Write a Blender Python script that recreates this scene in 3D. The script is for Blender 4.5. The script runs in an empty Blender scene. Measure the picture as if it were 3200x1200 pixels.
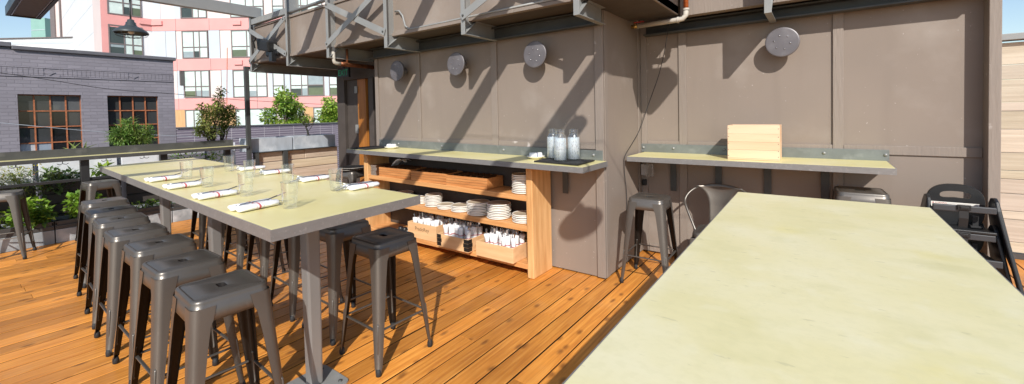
import bpy, math, random
from mathutils import Vector, Matrix
random.seed(7)
sc = bpy.context.scene
COL = sc.collection
PI = math.pi

# ------------------------------------------------------------------ builder
class B:
    def __init__(s): s.v = []; s.f = []; s.c = []; s.sm = []
    def add(s, vs, fs, col=(1, 1, 1), smooth=False):
        o = len(s.v); s.v += [tuple(p) for p in vs]
        for f in fs: s.f.append([o + i for i in f]); s.c.append(col); s.sm.append(smooth)
        return s
    def box(s, x0, x1, y0, y1, z0, z1, col=(1, 1, 1)):
        if x0 > x1: x0, x1 = x1, x0
        if y0 > y1: y0, y1 = y1, y0
        if z0 > z1: z0, z1 = z1, z0
        v = [(x0, y0, z0), (x1, y0, z0), (x1, y1, z0), (x0, y1, z0), (x0, y0, z1), (x1, y0, z1), (x1, y1, z1), (x0, y1, z1)]
        return s.add(v, [(0, 3, 2, 1), (4, 5, 6, 7), (0, 1, 5, 4), (1, 2, 6, 5), (2, 3, 7, 6), (3, 0, 4, 7)], col)
    def hexa(s, bot, top, col=(1, 1, 1)):      # two 4-point rings
        return s.add(list(bot) + list(top), [(3, 2, 1, 0), (4, 5, 6, 7), (0, 1, 5, 4), (1, 2, 6, 5), (2, 3, 7, 6), (3, 0, 4, 7)], col)
    def bar(s, a, b, w, h, up=(0, 0, 1), col=(1, 1, 1)):   # a bar of section w x h from a to b
        a = Vector(a); b = Vector(b); d = (b - a).normalized(); u = Vector(up)
        r = d.cross(u)
        if r.length < 1e-4: r = d.cross(Vector((1, 0, 0)))
        r.normalize(); u = r.cross(d).normalized()
        q = lambda p: [p - r * w / 2 - u * h / 2, p + r * w / 2 - u * h / 2, p + r * w / 2 + u * h / 2, p - r * w / 2 + u * h / 2]
        return s.hexa(q(a), q(b), col)
    def prism(s, pts, axis, a, b, col=(1, 1, 1)):  # polygon extruded along an axis; pts are the two other coords in order
        def P(p, t):
            if axis == 'x': return (t, p[0], p[1])
            if axis == 'y': return (p[0], t, p[1])
            return (p[0], p[1], t)
        n = len(pts); vs = [P(p, a) for p in pts] + [P(p, b) for p in pts]
        fs = [tuple(range(n))[::-1], tuple(range(n, 2 * n))] + [(i, (i + 1) % n, n + (i + 1) % n, n + i) for i in range(n)]
        return s.add(vs, fs, col)
    def rings(s, rs, col=(1, 1, 1), cap0=False, cap1=False, smooth=True, closed=True):
        n = len(rs[0]); vs = [p for r in rs for p in r]; fs = []
        for k in range(len(rs) - 1):
            for i in range(n if closed else n - 1):
                j = (i + 1) % n
                fs.append((k * n + i, k * n + j, (k + 1) * n + j, (k + 1) * n + i))
        if cap0: fs.append(tuple(range(n))[::-1])
        if cap1: fs.append(tuple(range((len(rs) - 1) * n, len(rs) * n)))
        return s.add(vs, fs, col, smooth)
    def lathe(s, prof, n=20, c=(0, 0, 0), col=(1, 1, 1), cap0=False, cap1=False, axis='z'):
        rs = []
        for r, h in prof:
            ring = []
            for i in range(n):
                a = 2 * PI * i / n; p, q = r * math.cos(a), r * math.sin(a)
                if axis == 'z': ring.append((c[0] + p, c[1] + q, c[2] + h))
                elif axis == 'y': ring.append((c[0] + p, c[1] + h, c[2] - q))
                else: ring.append((c[0] + h, c[1] + p, c[2] + q))
            rs.append(ring)
        return s.rings(rs, col, cap0, cap1)
    def tube(s, pts, r, n=8, col=(1, 1, 1), r1=None):
        pts = [Vector(p) for p in pts]; rs = []
        prev = None
        for i, p in enumerate(pts):
            d = (pts[min(i + 1, len(pts) - 1)] - pts[max(i - 1, 0)]).normalized()
            if prev is None:
                u = d.cross(Vector((0.13, 0.31, 0.94)))
                if u.length < .05: u = d.cross(Vector((1, 0, 0)))
            else: u = prev - d * prev.dot(d)
            u.normalize(); prev = u; w = d.cross(u)
            rr = r if r1 is None else r + (r1 - r) * i / (len(pts) - 1)
            rs.append([p + (u * math.cos(2 * PI * k / n) + w * math.sin(2 * PI * k / n)) * rr for k in range(n)])
        return s.rings(rs, col, True, True)
    def mesh(s, name, off=(0, 0, 0)):
        me = bpy.data.meshes.new(name)
        me.from_pydata([(p[0] - off[0], p[1] - off[1], p[2] - off[2]) for p in s.v], [], s.f)
        for p, c in zip(me.polygons, s.sm): p.use_smooth = c
        if True:
            at = me.color_attributes.new('Col', 'FLOAT_COLOR', 'CORNER')
            d = []
            for p, c in zip(me.polygons, s.c): d += [c[0], c[1], c[2], 1.0] * p.loop_total
            at.data.foreach_set('color', d)
        me.update(); return me

def woff(o):
    t = Vector((0, 0, 0))
    while o is not None: t += o.location; o = o.parent
    return t
def obj(name, b, mat, parent=None, w=False, bevel=0, label=None, loc=None):
    off = woff(parent) if (w and parent is not None) else (0, 0, 0)
    me = b.mesh(name, off); me.materials.append(mat)
    o = bpy.data.objects.new(name, me); COL.objects.link(o)
    if parent is not None: o.parent = parent
    if loc is not None: o.location = loc
    if bevel:
        m = o.modifiers.new('edge', 'BEVEL'); m.width = bevel; m.segments = 2; m.limit_method = 'ANGLE'; m.angle_limit = .7
    if label: o['label'] = label
    return o
def thing(name, label, cat, loc=(0, 0, 0), rz=0, group=None):
    o = bpy.data.objects.new(name, None); COL.objects.link(o); o.empty_display_size = .1
    o.location = loc; o.rotation_euler = (0, 0, rz); o['label'] = label; o['category'] = cat
    if group: o['group'] = group
    return o
def tag(o, label, cat, group=None):
    o['label'] = label; o['category'] = cat
    if group: o['group'] = group
    return o
def struct(o): o['kind'] = 'structure'; return o
def dup(root, label, loc, rz=0, rx=None, group=None):
    r = root.copy(); COL.objects.link(r); r.location = loc
    r.rotation_euler = (rx or 0, 0, rz); r['label'] = label
    if group: r['group'] = group
    for ch in list(root.children):
        c = ch.copy(); COL.objects.link(c); c.parent = r
        for g in list(ch.children):
            d = g.copy(); COL.objects.link(d); d.parent = c
    return r
def text(name, body, size, mat, parent, loc, rot=(PI / 2, 0, 0), align='LEFT', ext=0.):
    c = bpy.data.curves.new(name, 'FONT'); c.body = body; c.size = size; c.align_x = align; c.extrude = ext
    o = bpy.data.objects.new(name, c); COL.objects.link(o)
    me = bpy.data.meshes.new_from_object(o.evaluated_get(bpy.context.evaluated_depsgraph_get()))
    bpy.data.objects.remove(o); me.materials.clear(); me.materials.append(mat)
    o = bpy.data.objects.new(name, me); COL.objects.link(o); o.parent = parent; o.location = loc; o.rotation_euler = rot
    return o
def rrect(w, d, r, z, n=6, cx=0, cy=0):
    pts = []
    for k, (sx, sy) in enumerate(((1, 1), (-1, 1), (-1, -1), (1, -1))):
        for i in range(n):
            a = PI / 2 * k + PI / 2 * i / (n - 1)
            pts.append((cx + sx * (w / 2 - r) + r * math.cos(a), cy + sy * (d / 2 - r) + r * math.sin(a), z))
    return pts

# ------------------------------------------------------------------ materials
def M(name, col, rough=.5, metal=0., var=.12, scale=6., stretch=(1, 1, 1), col2=None, bump=0., bscale=80., bstretch=None,
      attr=False, rvar=.1, spec=None, coat=0., trans=0., spots=None, sscale=3., rand=0., extra=()):
    m = bpy.data.materials.new(name); m.use_nodes = True
    nt = m.node_tree; N = nt.nodes; L = nt.links; bs = N['Principled BSDF']
    tc = N.new('ShaderNodeTexCoord')
    def noise(sc_, st, det=5.):
        mp = N.new('ShaderNodeMapping'); mp.inputs['Scale'].default_value = st
        L.new(tc.outputs['Object'], mp.inputs['Vector'])
        if rand:
            oi = N.new('ShaderNodeObjectInfo'); cm = N.new('ShaderNodeMath'); cm.operation = 'MULTIPLY'; cm.inputs[1].default_value = 37.
            L.new(oi.outputs['Random'], cm.inputs[0]); L.new(cm.outputs[0], mp.inputs['Location'])
        t = N.new('ShaderNodeTexNoise'); t.inputs['Scale'].default_value = sc_; t.inputs['Detail'].default_value = det
        L.new(mp.outputs[0], t.inputs['Vector']); return t
    c2 = col2 or tuple(max(0, c * (1 - 2.2 * var)) for c in col)
    n1 = noise(scale, stretch)
    rp = N.new('ShaderNodeValToRGB'); rp.color_ramp.elements[0].position = .3; rp.color_ramp.elements[1].position = .7
    rp.color_ramp.elements[0].color = (*c2, 1); rp.color_ramp.elements[1].color = (*col, 1)
    L.new(n1.outputs['Fac'], rp.inputs['Fac']); out = rp.outputs['Color']
    if spots:
        n2 = noise(sscale, (1, 1, 1), 8.)
        r2 = N.new('ShaderNodeValToRGB'); r2.color_ramp.elements[0].position = spots[1]; r2.color_ramp.elements[1].position = spots[2]
        r2.color_ramp.elements[0].color = (0, 0, 0, 1)
        L.new(n2.outputs['Fac'], r2.inputs['Fac'])
        mx = N.new('ShaderNodeMix'); mx.data_type = 'RGBA'
        L.new(r2.outputs['Color'], mx.inputs['Factor']); L.new(out, mx.inputs['A']); mx.inputs['B'].default_value = (*spots[0], 1)
        out = mx.outputs['Result']
    for xc, p0, p1, xs, xst, xf in extra:
        n3 = noise(xs, xst, 9.)
        r3 = N.new('ShaderNodeMapRange'); r3.inputs['From Min'].default_value = p0; r3.inputs['From Max'].default_value = p1; r3.inputs['To Max'].default_value = xf
        L.new(n3.outputs['Fac'], r3.inputs['Value'])
        mx = N.new('ShaderNodeMix'); mx.data_type = 'RGBA'
        L.new(r3.outputs[0], mx.inputs['Factor']); L.new(out, mx.inputs['A']); mx.inputs['B'].default_value = (*xc, 1)
        out = mx.outputs['Result']
    if attr:
        a = N.new('ShaderNodeAttribute'); a.attribute_name = 'Col'
        mx = N.new('ShaderNodeMix'); mx.data_type = 'RGBA'; mx.blend_type = 'MULTIPLY'; mx.inputs['Factor'].default_value = 1
        L.new(out, mx.inputs['A']); L.new(a.outputs['Color'], mx.inputs['B']); out = mx.outputs['Result']
    L.new(out, bs.inputs['Base Color'])
    bs.inputs['Metallic'].default_value = metal
    mr = N.new('ShaderNodeMapRange'); mr.inputs['To Min'].default_value = max(.03, rough - rvar); mr.inputs['To Max'].default_value = min(1, rough + rvar)
    nr = noise(scale * 1.7, stretch); L.new(nr.outputs['Fac'], mr.inputs['Value']); L.new(mr.outputs[0], bs.inputs['Roughness'])
    if spec is not None: bs.inputs['Specular IOR Level'].default_value = spec
    if coat: bs.inputs['Coat Weight'].default_value = coat; bs.inputs['Coat Roughness'].default_value = .15
    if bump:
        nb = noise(bscale, bstretch or stretch, 3.)
        bp = N.new('ShaderNodeBump'); bp.inputs['Strength'].default_value = bump; bp.inputs['Distance'].default_value = .01
        L.new(nb.outputs['Fac'], bp.inputs['Height']); L.new(bp.outputs[0], bs.inputs['Normal'])
    if trans:
        tr = N.new('ShaderNodeBsdfTranslucent'); L.new(out, tr.inputs['Color'])
        ms = N.new('ShaderNodeMixShader'); ms.inputs[0].default_value = trans
        L.new(bs.outputs[0], ms.inputs[1]); L.new(tr.outputs[0], ms.inputs[2]); L.new(ms.outputs[0], N['Material Output'].inputs['Surface'])
    return m

def glass_mat(name, tint=(1, 1, 1), base=.06, edge=.55, body=0., bodycol=(.8, .85, .9)):  # thin glass: transparent with a sharp reflection, optionally a cloudy body
    m = bpy.data.materials.new(name); m.use_nodes = True; nt = m.node_tree; N = nt.nodes; L = nt.links
    N.remove(N['Principled BSDF'])
    t = N.new('ShaderNodeBsdfTransparent'); t.inputs[0].default_value = (*tint, 1)
    g = N.new('ShaderNodeBsdfGlossy'); g.inputs['Roughness'].default_value = .04; g.inputs['Color'].default_value = (1, 1, 1, 1)
    lw = N.new('ShaderNodeLayerWeight'); lw.inputs['Blend'].default_value = .35
    mr = N.new('ShaderNodeMapRange'); mr.inputs['To Min'].default_value = base; mr.inputs['To Max'].default_value = edge
    nz = N.new('ShaderNodeTexNoise'); nz.inputs['Scale'].default_value = 9
    L.new(lw.outputs['Facing'], mr.inputs['Value'])
    mx = N.new('ShaderNodeMixShader'); L.new(mr.outputs[0], mx.inputs[0]); L.new(t.outputs[0], mx.inputs[1]); L.new(g.outputs[0], mx.inputs[2])
    last = mx
    if body:
        d = N.new('ShaderNodeBsdfTranslucent'); d.inputs[0].default_value = (*bodycol, 1)
        d2 = N.new('ShaderNodeBsdfDiffuse'); d2.inputs[0].default_value = (*bodycol, 1)
        ad = N.new('ShaderNodeMixShader'); L.new(d.outputs[0], ad.inputs[1]); L.new(d2.outputs[0], ad.inputs[2])
        m2 = N.new('ShaderNodeMixShader'); mm = N.new('ShaderNodeMath'); mm.operation = 'MULTIPLY'; mm.inputs[1].default_value = 2 * body
        L.new(nz.outputs['Fac'], mm.inputs[0]); L.new(mm.outputs[0], m2.inputs[0])
        L.new(mx.outputs[0], m2.inputs[1]); L.new(ad.outputs[0], m2.inputs[2]); last = m2
    L.new(last.outputs[0], N['Material Output'].inputs['Surface'])
    return m

def deck_mat():
    m = bpy.data.materials.new('deck_wood'); m.use_nodes = True; nt = m.node_tree; N = nt.nodes; L = nt.links; bs = N['Principled BSDF']
    tc = N.new('ShaderNodeTexCoord'); at = N.new('ShaderNodeAttribute'); at.attribute_name = 'Col'
    sep = N.new('ShaderNodeSeparateColor'); L.new(at.outputs['Color'], sep.inputs[0])
    off = N.new('ShaderNodeCombineXYZ')
    k = N.new('ShaderNodeMath'); k.operation = 'MULTIPLY'; k.inputs[1].default_value = 53.
    L.new(sep.outputs[1], k.inputs[0]); L.new(k.outputs[0], off.inputs[1]); L.new(k.outputs[0], off.inputs[0])
    add = N.new('ShaderNodeVectorMath'); L.new(tc.outputs['Object'], add.inputs[0]); L.new(off.outputs[0], add.inputs[1])
    def nz(sc_, st, det=6., dist=0.):
        mp = N.new('ShaderNodeMapping'); mp.inputs['Scale'].default_value = st; L.new(add.outputs[0], mp.inputs['Vector'])
        t = N.new('ShaderNodeTexNoise'); t.inputs['Scale'].default_value = sc_; t.inputs['Detail'].default_value = det; t.inputs['Distortion'].default_value = dist
        L.new(mp.outputs[0], t.inputs['Vector']); return t
    g = nz(22, (2.6, .12, 1), 5, .35)
    r = N.new('ShaderNodeValToRGB'); e = r.color_ramp.elements
    e[0].position = .22; e[0].color = (.52, .175, .033, 1); e[1].position = .68; e[1].color = (.87, .38, .078, 1)
    x = r.color_ramp.elements.new(.5); x.color = (.74, .29, .05, 1)
    L.new(g.outputs['Fac'], r.inputs['Fac'])
    # knots
    mp = N.new('ShaderNodeMapping'); mp.inputs['Scale'].default_value = (8.5, 4.2, 1); L.new(add.outputs[0], mp.inputs['Vector'])
    dn = nz(5, (1, 1, 1), 3); ad2 = N.new('ShaderNodeVectorMath'); ad2.operation = 'MULTIPLY_ADD'
    L.new(dn.outputs['Color'], ad2.inputs[0]); ad2.inputs[1].default_value = (.35, .35, 0); L.new(mp.outputs[0], ad2.inputs[2])
    vo = N.new('ShaderNodeTexVoronoi'); vo.inputs['Scale'].default_value = 1.0; vo.voronoi_dimensions = '2D'; L.new(ad2.outputs[0], vo.inputs['Vector'])
    kr = N.new('ShaderNodeValToRGB'); kr.color_ramp.elements[0].position = .06; kr.color_ramp.elements[1].position = .21
    kr.color_ramp.elements[0].color = (1, 1, 1, 1); kr.color_ramp.elements[1].color = (0, 0, 0, 1)
    L.new(vo.outputs['Distance'], kr.inputs['Fac'])
    # only some cells carry a knot
    sc2 = N.new('ShaderNodeSeparateColor'); L.new(vo.outputs['Color'], sc2.inputs[0])
    gt = N.new('ShaderNodeMath'); gt.operation = 'GREATER_THAN'; gt.inputs[1].default_value = .58; L.new(sc2.outputs[0], gt.inputs[0])
    km = N.new('ShaderNodeMath'); km.operation = 'MULTIPLY'; L.new(kr.outputs['Color'], km.inputs[0]); L.new(gt.outputs[0], km.inputs[1])
    km2 = N.new('ShaderNodeMath'); km2.operation = 'MULTIPLY'; km2.inputs[1].default_value = .62; L.new(km.outputs[0], km2.inputs[0])
    m1 = N.new('ShaderNodeMix'); m1.data_type = 'RGBA'; L.new(km2.outputs[0], m1.inputs['Factor']); L.new(r.outputs['Color'], m1.inputs['A']); m1.inputs['B'].default_value = (.10, .028, .012, 1)
    # weathered dark / bleached patches
    p = N.new('ShaderNodeTexNoise'); p.inputs['Scale'].default_value = 1.1; p.inputs['Detail'].default_value = 6; L.new(tc.outputs['Object'], p.inputs['Vector'])
    pr = N.new('ShaderNodeValToRGB'); pr.color_ramp.elements[0].position = .32; pr.color_ramp.elements[0].color = (.60, .56, .56, 1)
    pr.color_ramp.elements[1].position = .6; pr.color_ramp.elements[1].color = (1.06, 1.06, 1.06, 1); L.new(p.outputs['Fac'], pr.inputs['Fac'])
    m2 = N.new('ShaderNodeMix'); m2.data_type = 'RGBA'; m2.blend_type = 'MULTIPLY'; m2.inputs['Factor'].default_value = .75
    L.new(m1.outputs['Result'], m2.inputs['A']); L.new(pr.outputs['Color'], m2.inputs['B'])
    bw = N.new('ShaderNodeMapRange'); bw.inputs['To Min'].default_value = .66; bw.inputs['To Max'].default_value = 1.12; L.new(sep.outputs[0], bw.inputs['Value'])
    m3 = N.new('ShaderNodeVectorMath'); m3.operation = 'SCALE'; L.new(m2.outputs['Result'], m3.inputs[0]); L.new(bw.outputs[0], m3.inputs['Scale'])
    # dusty pale scuffs
    d = N.new('ShaderNodeTexNoise'); d.inputs['Scale'].default_value = 2.3; d.inputs['Detail'].default_value = 9; d.inputs['Roughness'].default_value = .7; L.new(tc.outputs['Object'], d.inputs['Vector'])
    dr = N.new('ShaderNodeValToRGB'); dr.color_ramp.elements[0].position = .55; dr.color_ramp.elements[1].position = .85; dr.color_ramp.elements[1].color = (.35, .35, .35, 1); dr.color_ramp.elements[0].color = (0, 0, 0, 1)
    L.new(d.outputs['Fac'], dr.inputs['Fac'])
    m4 = N.new('ShaderNodeMix'); m4.data_type = 'RGBA'; L.new(dr.outputs['Color'], m4.inputs['Factor']); L.new(m3.outputs[0], m4.inputs['A']); m4.inputs['B'].default_value = (.55, .36, .22, 1)
    m5 = N.new('ShaderNodeMix'); m5.data_type = 'RGBA'; L.new(sep.outputs[2], m5.inputs['Factor']); L.new(m4.outputs['Result'], m5.inputs['A']); m5.inputs['B'].default_value = (.05, .026, .012, 1)  # blue channel blends to near-black: gap shade put into the colour
    L.new(m5.outputs['Result'], bs.inputs['Base Color'])
    rr = N.new('ShaderNodeMapRange'); rr.inputs['To Min'].default_value = .28; rr.inputs['To Max'].default_value = .5; L.new(p.outputs['Fac'], rr.inputs['Value']); L.new(rr.outputs[0], bs.inputs['Roughness'])
    bp = N.new('ShaderNodeBump'); bp.inputs['Strength'].default_value = .25; bp.inputs['Distance'].default_value = .004; L.new(g.outputs['Fac'], bp.inputs['Height']); L.new(bp.outputs[0], bs.inputs['Normal'])
    return m

def brick_mat(name, col, mortar, axis, bw=.2, rh=.075, ms=.008, bumpd=.012, off=.5):
    m = bpy.data.materials.new(name); m.use_nodes = True; nt = m.node_tree; N = nt.nodes; L = nt.links; bs = N['Principled BSDF']
    tc = N.new('ShaderNodeTexCoord'); sp = N.new('ShaderNodeSeparateXYZ'); L.new(tc.outputs['Object'], sp.inputs[0])
    cb = N.new('ShaderNodeCombineXYZ'); L.new(sp.outputs[axis], cb.inputs[0]); L.new(sp.outputs[2], cb.inputs[1])
    wob = N.new('ShaderNodeTexNoise'); wob.inputs['Scale'].default_value = 6; L.new(tc.outputs['Object'], wob.inputs['Vector'])
    ad = N.new('ShaderNodeVectorMath'); ad.operation = 'MULTIPLY_ADD'; L.new(wob.outputs['Color'], ad.inputs[0]); ad.inputs[1].default_value = (.012, .012, 0); L.new(cb.outputs[0], ad.inputs[2])
    b = N.new('ShaderNodeTexBrick'); L.new(ad.outputs[0], b.inputs['Vector'])
    b.inputs['Scale'].default_value = 1; b.inputs['Brick Width'].default_value = bw; b.inputs['Row Height'].default_value = rh; b.inputs['Mortar Size'].default_value = ms; b.inputs['Mortar Smooth'].default_value = .3; b.offset = off
    b.inputs['Color1'].default_value = (*col, 1); b.inputs['Color2'].default_value = (*[c * .86 for c in col], 1); b.inputs['Mortar'].default_value = (*mortar, 1)
    n = N.new('ShaderNodeTexNoise'); n.inputs['Scale'].default_value = 1.3; n.inputs['Detail'].default_value = 8; L.new(tc.outputs['Object'], n.inputs['Vector'])
    mr = N.new('ShaderNodeMapRange'); mr.inputs['To Min'].default_value = .8; mr.inputs['To Max'].default_value = 1.2; L.new(n.outputs['Fac'], mr.inputs['Value'])
    sc_ = N.new('ShaderNodeVectorMath'); sc_.operation = 'SCALE'; L.new(b.outputs['Color'], sc_.inputs[0]); L.new(mr.outputs[0], sc_.inputs['Scale'])
    L.new(sc_.outputs[0], bs.inputs['Base Color']); bs.inputs['Roughness'].default_value = .6
    iv = N.new('ShaderNodeMath'); iv.operation = 'SUBTRACT'; iv.inputs[0].default_value = 1; L.new(b.outputs['Fac'], iv.inputs[1])
    bp = N.new('ShaderNodeBump'); bp.inputs['Strength'].default_value = .9; bp.inputs['Distance'].default_value = bumpd; L.new(iv.outputs[0], bp.inputs['Height']); L.new(bp.outputs[0], bs.inputs['Normal'])
    return m

WALLC = (.262, .213, .178)
mt = dict(
    wall=M('brown_wall_paint', WALLC, .62, var=.045, scale=1.4, bump=.08, bscale=240, spots=((.34, .295, .26), .56, .8), sscale=1.6, extra=(((.20, .16, .135), .52, .85, 3., (2.2, 2.2, .22), .5), ((.55, .50, .46), .71, .76, 46., (1, 1, 1), .8), ((.22, .18, .155), .62, .8, 1.1, (1, 1, .6), .6))),
    trim=M('brown_trim_paint', (.265, .22, .188), .6, var=.05, scale=3, bump=.35, bscale=60, stretch=(1, 1, .12), spots=((.5, .45, .42), .68, .76), sscale=9),
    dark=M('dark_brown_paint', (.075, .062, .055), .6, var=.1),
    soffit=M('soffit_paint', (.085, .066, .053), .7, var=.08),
    steel=M('painted_grey_steel', (.31, .315, .31), .45, .2, var=.05, scale=5, bump=.05, bscale=120, spots=((.40, .40, .39), .6, .85), sscale=5),
    dsteel=M('dark_grey_steel', (.075, .08, .08), .5, .2, var=.1, scale=5),
    galv=M('galvanised_steel', (.47, .515, .575), .55, .0, var=.12, scale=9, stretch=(1, 1, .3), spots=((.62, .65, .69), .5, .75), sscale=6),
    zinc=M('zinc_plate', (.24, .26, .255), .4, .45, var=.1, scale=7, spots=((.34, .355, .35), .56, .8), sscale=8),
    edge=M('brushed_steel_band', (.27, .262, .258), .42, .35, var=.05, scale=16, stretch=(1, 1, 2.5), spots=((.38, .37, .36), .58, .85), sscale=55, bump=.06, bscale=90),
    legm=M('grey_steel_leg', (.27, .265, .26), .45, .3, var=.06, scale=5, stretch=(1, 1, .3)),
    top=M('olive_yellow_stained_top', (.74, .665, .31), .34, var=.05, scale=2.2, stretch=(1.6, .6, 1), col2=(.69, .61, .27), rvar=.1, spots=((.76, .69, .39), .45, .75), sscale=2.6, bump=.02, bscale=60, extra=(((.46, .41, .18), .62, .76, 11., (1, 1, 1), .25),)),
    top2=M('pale_yellow_stained_top', (.75, .69, .42), .42, var=.03, scale=3.2, stretch=(.7, 1.4, 1), col2=(.70, .645, .36), rvar=.08, spots=((.765, .715, .48), .45, .66), sscale=3.4, bump=.05, bscale=26, extra=(((.56, .53, .26), .55, .76, 6., (1, 1.2, 1), .45), ((.48, .45, .27), .66, .70, 34., (.6, 1.6, 1), .45), ((.72, .64, .24), .62, .75, 3., (1, .8, 1), .5), ((.60, .57, .33), .50, .62, 55., (1, 1, 1), .15), ((.80, .77, .60), .60, .68, 14., (1, 1, 1), .18))),
    gun=M('gunmetal', (.165, .149, .133), .37, .6, var=.05, scale=4, rvar=.05, rand=1, attr=True, extra=(((.26, .24, .22), .66, .8, 30., (1, 1, .4), .5), ((.10, .09, .08), .58, .85, 7., (1, 1, .3), .35))),
    gunin=M('dark_metal_and_slot_shade', (.035, .03, .028), .6, .3),
    rubber=M('black_rubber', (.022, .022, .024), .7, var=.15),
    plastic=M('black_moulded_plastic', (.016, .017, .019), .38, var=.1, bump=.1, bscale=300),
    lampm=M('charcoal_enamel', (.075, .09, .10), .4, .3, var=.12),
    wood=M('fir_shelving', (.72, .38, .15), .5, var=.12, scale=9, stretch=(.35, 2.5, 4), col2=(.57, .26, .09), bump=.15, bscale=24, rand=1),
    woodv=M('fir_upright', (.76, .45, .20), .55, var=.12, scale=9, stretch=(4, 2.5, .25), col2=(.56, .28, .10), bump=.3, bscale=22, rand=1),
    tray=M('orange_oak_tray', (.64, .29, .10), .5, var=.15, scale=10, stretch=(.4, 2, 4), col2=(.47, .18, .055), bump=.2, bscale=24, rand=1),
    boxw=M('pale_pine_box', (.80, .52, .28), .55, var=.08, scale=6, stretch=(.4, 2, 4), col2=(.70, .42, .21), bump=.08, bscale=24, rand=1),
    crate=M('pale_pine_crate', (.82, .61, .43), .55, var=.06, scale=5, stretch=(.35, 2, 3.5), col2=(.77, .54, .36), bump=.05, bscale=24, attr=True),
    fence=M('weathered_tan_boards', (.57, .51, .42), .75, var=.1, scale=6, stretch=(.22, 3, 6), col2=(.45, .39, .31), bump=.3, bscale=18, bstretch=(.15, 3, 8), attr=True),
    timber=M('weathered_timber', (.70, .60, .46), .75, var=.12, scale=6, stretch=(3, .22, 6), col2=(.50, .41, .29), bump=.5, bscale=18, bstretch=(3, .15, 8), attr=True),
    door=M('orange_wood_door', (.38, .15, .03), .4, var=.1, scale=6, stretch=(4, 4, .3), col2=(.28, .10, .018)),
    folder=M('dark_brown_leather', (.17, .075, .033), .5, var=.2, rand=1),
    china=M('cream_stoneware', (.88, .85, .78), .3, var=.03, scale=4, coat=.3, rand=1),
    chinab=M('tan_glazed_well', (.55, .46, .34), .35, var=.06, scale=10, rand=1),
    linen=M('white_linen', (.86, .86, .87), .8, var=.03, scale=12, bump=.3, bscale=120, rand=1),
    red=M('red_woven_stripe', (.62, .10, .11), .8, var=.15),
    blue=M('navy_woven_stripe', (.07, .09, .22), .8, var=.1),
    cutl=M('stainless_cutlery', (.50, .51, .54), .22, .95, var=.1),
    black=M('black_tape', (.012, .012, .012), .5, var=.1),
    ink=M('burnt_brown_ink', (.15, .075, .035), .8),
    copper=M('old_copper_pipe', (.42, .16, .075), .4, .6, var=.3, scale=12),
    pale=M('grey_putty_pipe', (.55, .51, .45), .6, var=.12, scale=9),
    orange=M('orange_enamel_pipe', (.68, .17, .045), .4, var=.2, scale=14, spots=((.7, .55, .45), .62, .7), sscale=14),
    redp=M('red_vinyl', (.55, .03, .04), .4),
    brass=M('brass', (.55, .36, .12), .35, .9),
    concrete=M('grey_fibre_cement', (.33, .36, .385), .6, var=.12, scale=4, stretch=(1, 1, .5), spots=((.52, .54, .56), .5, .72), sscale=5, bump=.1, bscale=60),
    soil=M('dark_soil', (.03, .022, .016), .95, var=.3, scale=20, bump=.8, bscale=40),
    leaf=M('leaf_mix', (1, 1, 1), .45, var=.1, scale=4, attr=True, trans=.35),
    bark=M('bark', (.16, .11, .08), .85, var=.3, scale=14, bump=.5, bscale=40),
    paleb=M('pale_pruned_bark', (.38, .34, .26), .8, var=.25, scale=14),
    street=M('street_asphalt', (.06, .06, .062), .85, var=.2, scale=2),
    white=M('white_facade_panel', (.80, .80, .80), .55, var=.02, scale=.7),
    cream=M('pinkish_facade_panel', (.78, .655, .62), .55, var=.03, scale=.7),
    greyp=M('pale_grey_facade_panel', (.56, .61, .67), .5, var=.03, scale=.7),
    redf=M('coral_red_facade_panel', (.80, .375, .35), .5, var=.04, scale=.8),
    woodclad=M('orange_wood_cladding', (.70, .42, .20), .5, var=.12, scale=3, stretch=(6, 6, .3)),
    wframe=M('mauve_grey_window_frame', (.20, .165, .16), .5, var=.06),
    teal=M('hazy_teal_cladding', (.28, .48, .42), .6, var=.04, scale=.5),
    blackp=M('black_rail_paint', (.03, .03, .031), .45, .1, var=.1),
    palepl=M('pale_zinc_planter', (.74, .77, .82), .6, var=.06, scale=4, stretch=(1, 1, .3), spots=((.85, .87, .9), .5, .75), sscale=6),
    dplastic=M('dark_grey_plastic', (.05, .052, .058), .4, var=.08),
    paint=M('charcoal_rail_paint', (.085, .085, .085), .45, .2, var=.1, scale=6, spots=((.16, .155, .15), .58, .8), sscale=5),
    rust=M('rust_orange_window_bar', (.50, .17, .07), .6, var=.2, scale=20),
    disc=M('grey_disc_steel', (.165, .152, .162), .42, .3, var=.06, scale=6, spots=((.23, .22, .23), .5, .8), sscale=8),
    greycap=M('grey_parapet_flashing', (.155, .15, .165), .5, .1, var=.07),
    brownpanel=M('brown_heater_panel', (.085, .055, .03), .5, var=.1, scale=20),
    exitg=M('green_exit_letters', (.02, .40, .20), .5),
    yellow=M('tiger_yellow', (.85, .80, .3), .6),
    cone=M('grey_plastic_box', (.42, .42, .43), .4, var=.05),
)
mt['bglass'] = glass_mat('bottle_glass', (.97, .985, .99), .05, .32)
mt['glass'] = glass_mat('clear_tumbler_glass', (.99, .995, .99), .035, .55)
mt['water'] = glass_mat('water_in_clear_glass', (.93, .96, .97), .05, .2, .95, (.90, .93, .96))
mt['clearp'] = glass_mat('clear_plastic_cover', (.8, .8, .8), .12, .5)
mt['deck'] = deck_mat()
mt['brick'] = brick_mat('grey_painted_brick', (.27, .25, .285), (.225, .208, .238), 1, .23, .078, .007, .006)
mt['brickx'] = brick_mat('grey_painted_brick_side', (.27, .25, .285), (.225, .208, .238), 0, .23, .078, .007, .006)
mt['tile'] = brick_mat('plum_wall_tiles', (.205, .17, .22), (.48, .45, .48), 1, .46, .072, .007, .004, 0.)
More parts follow.
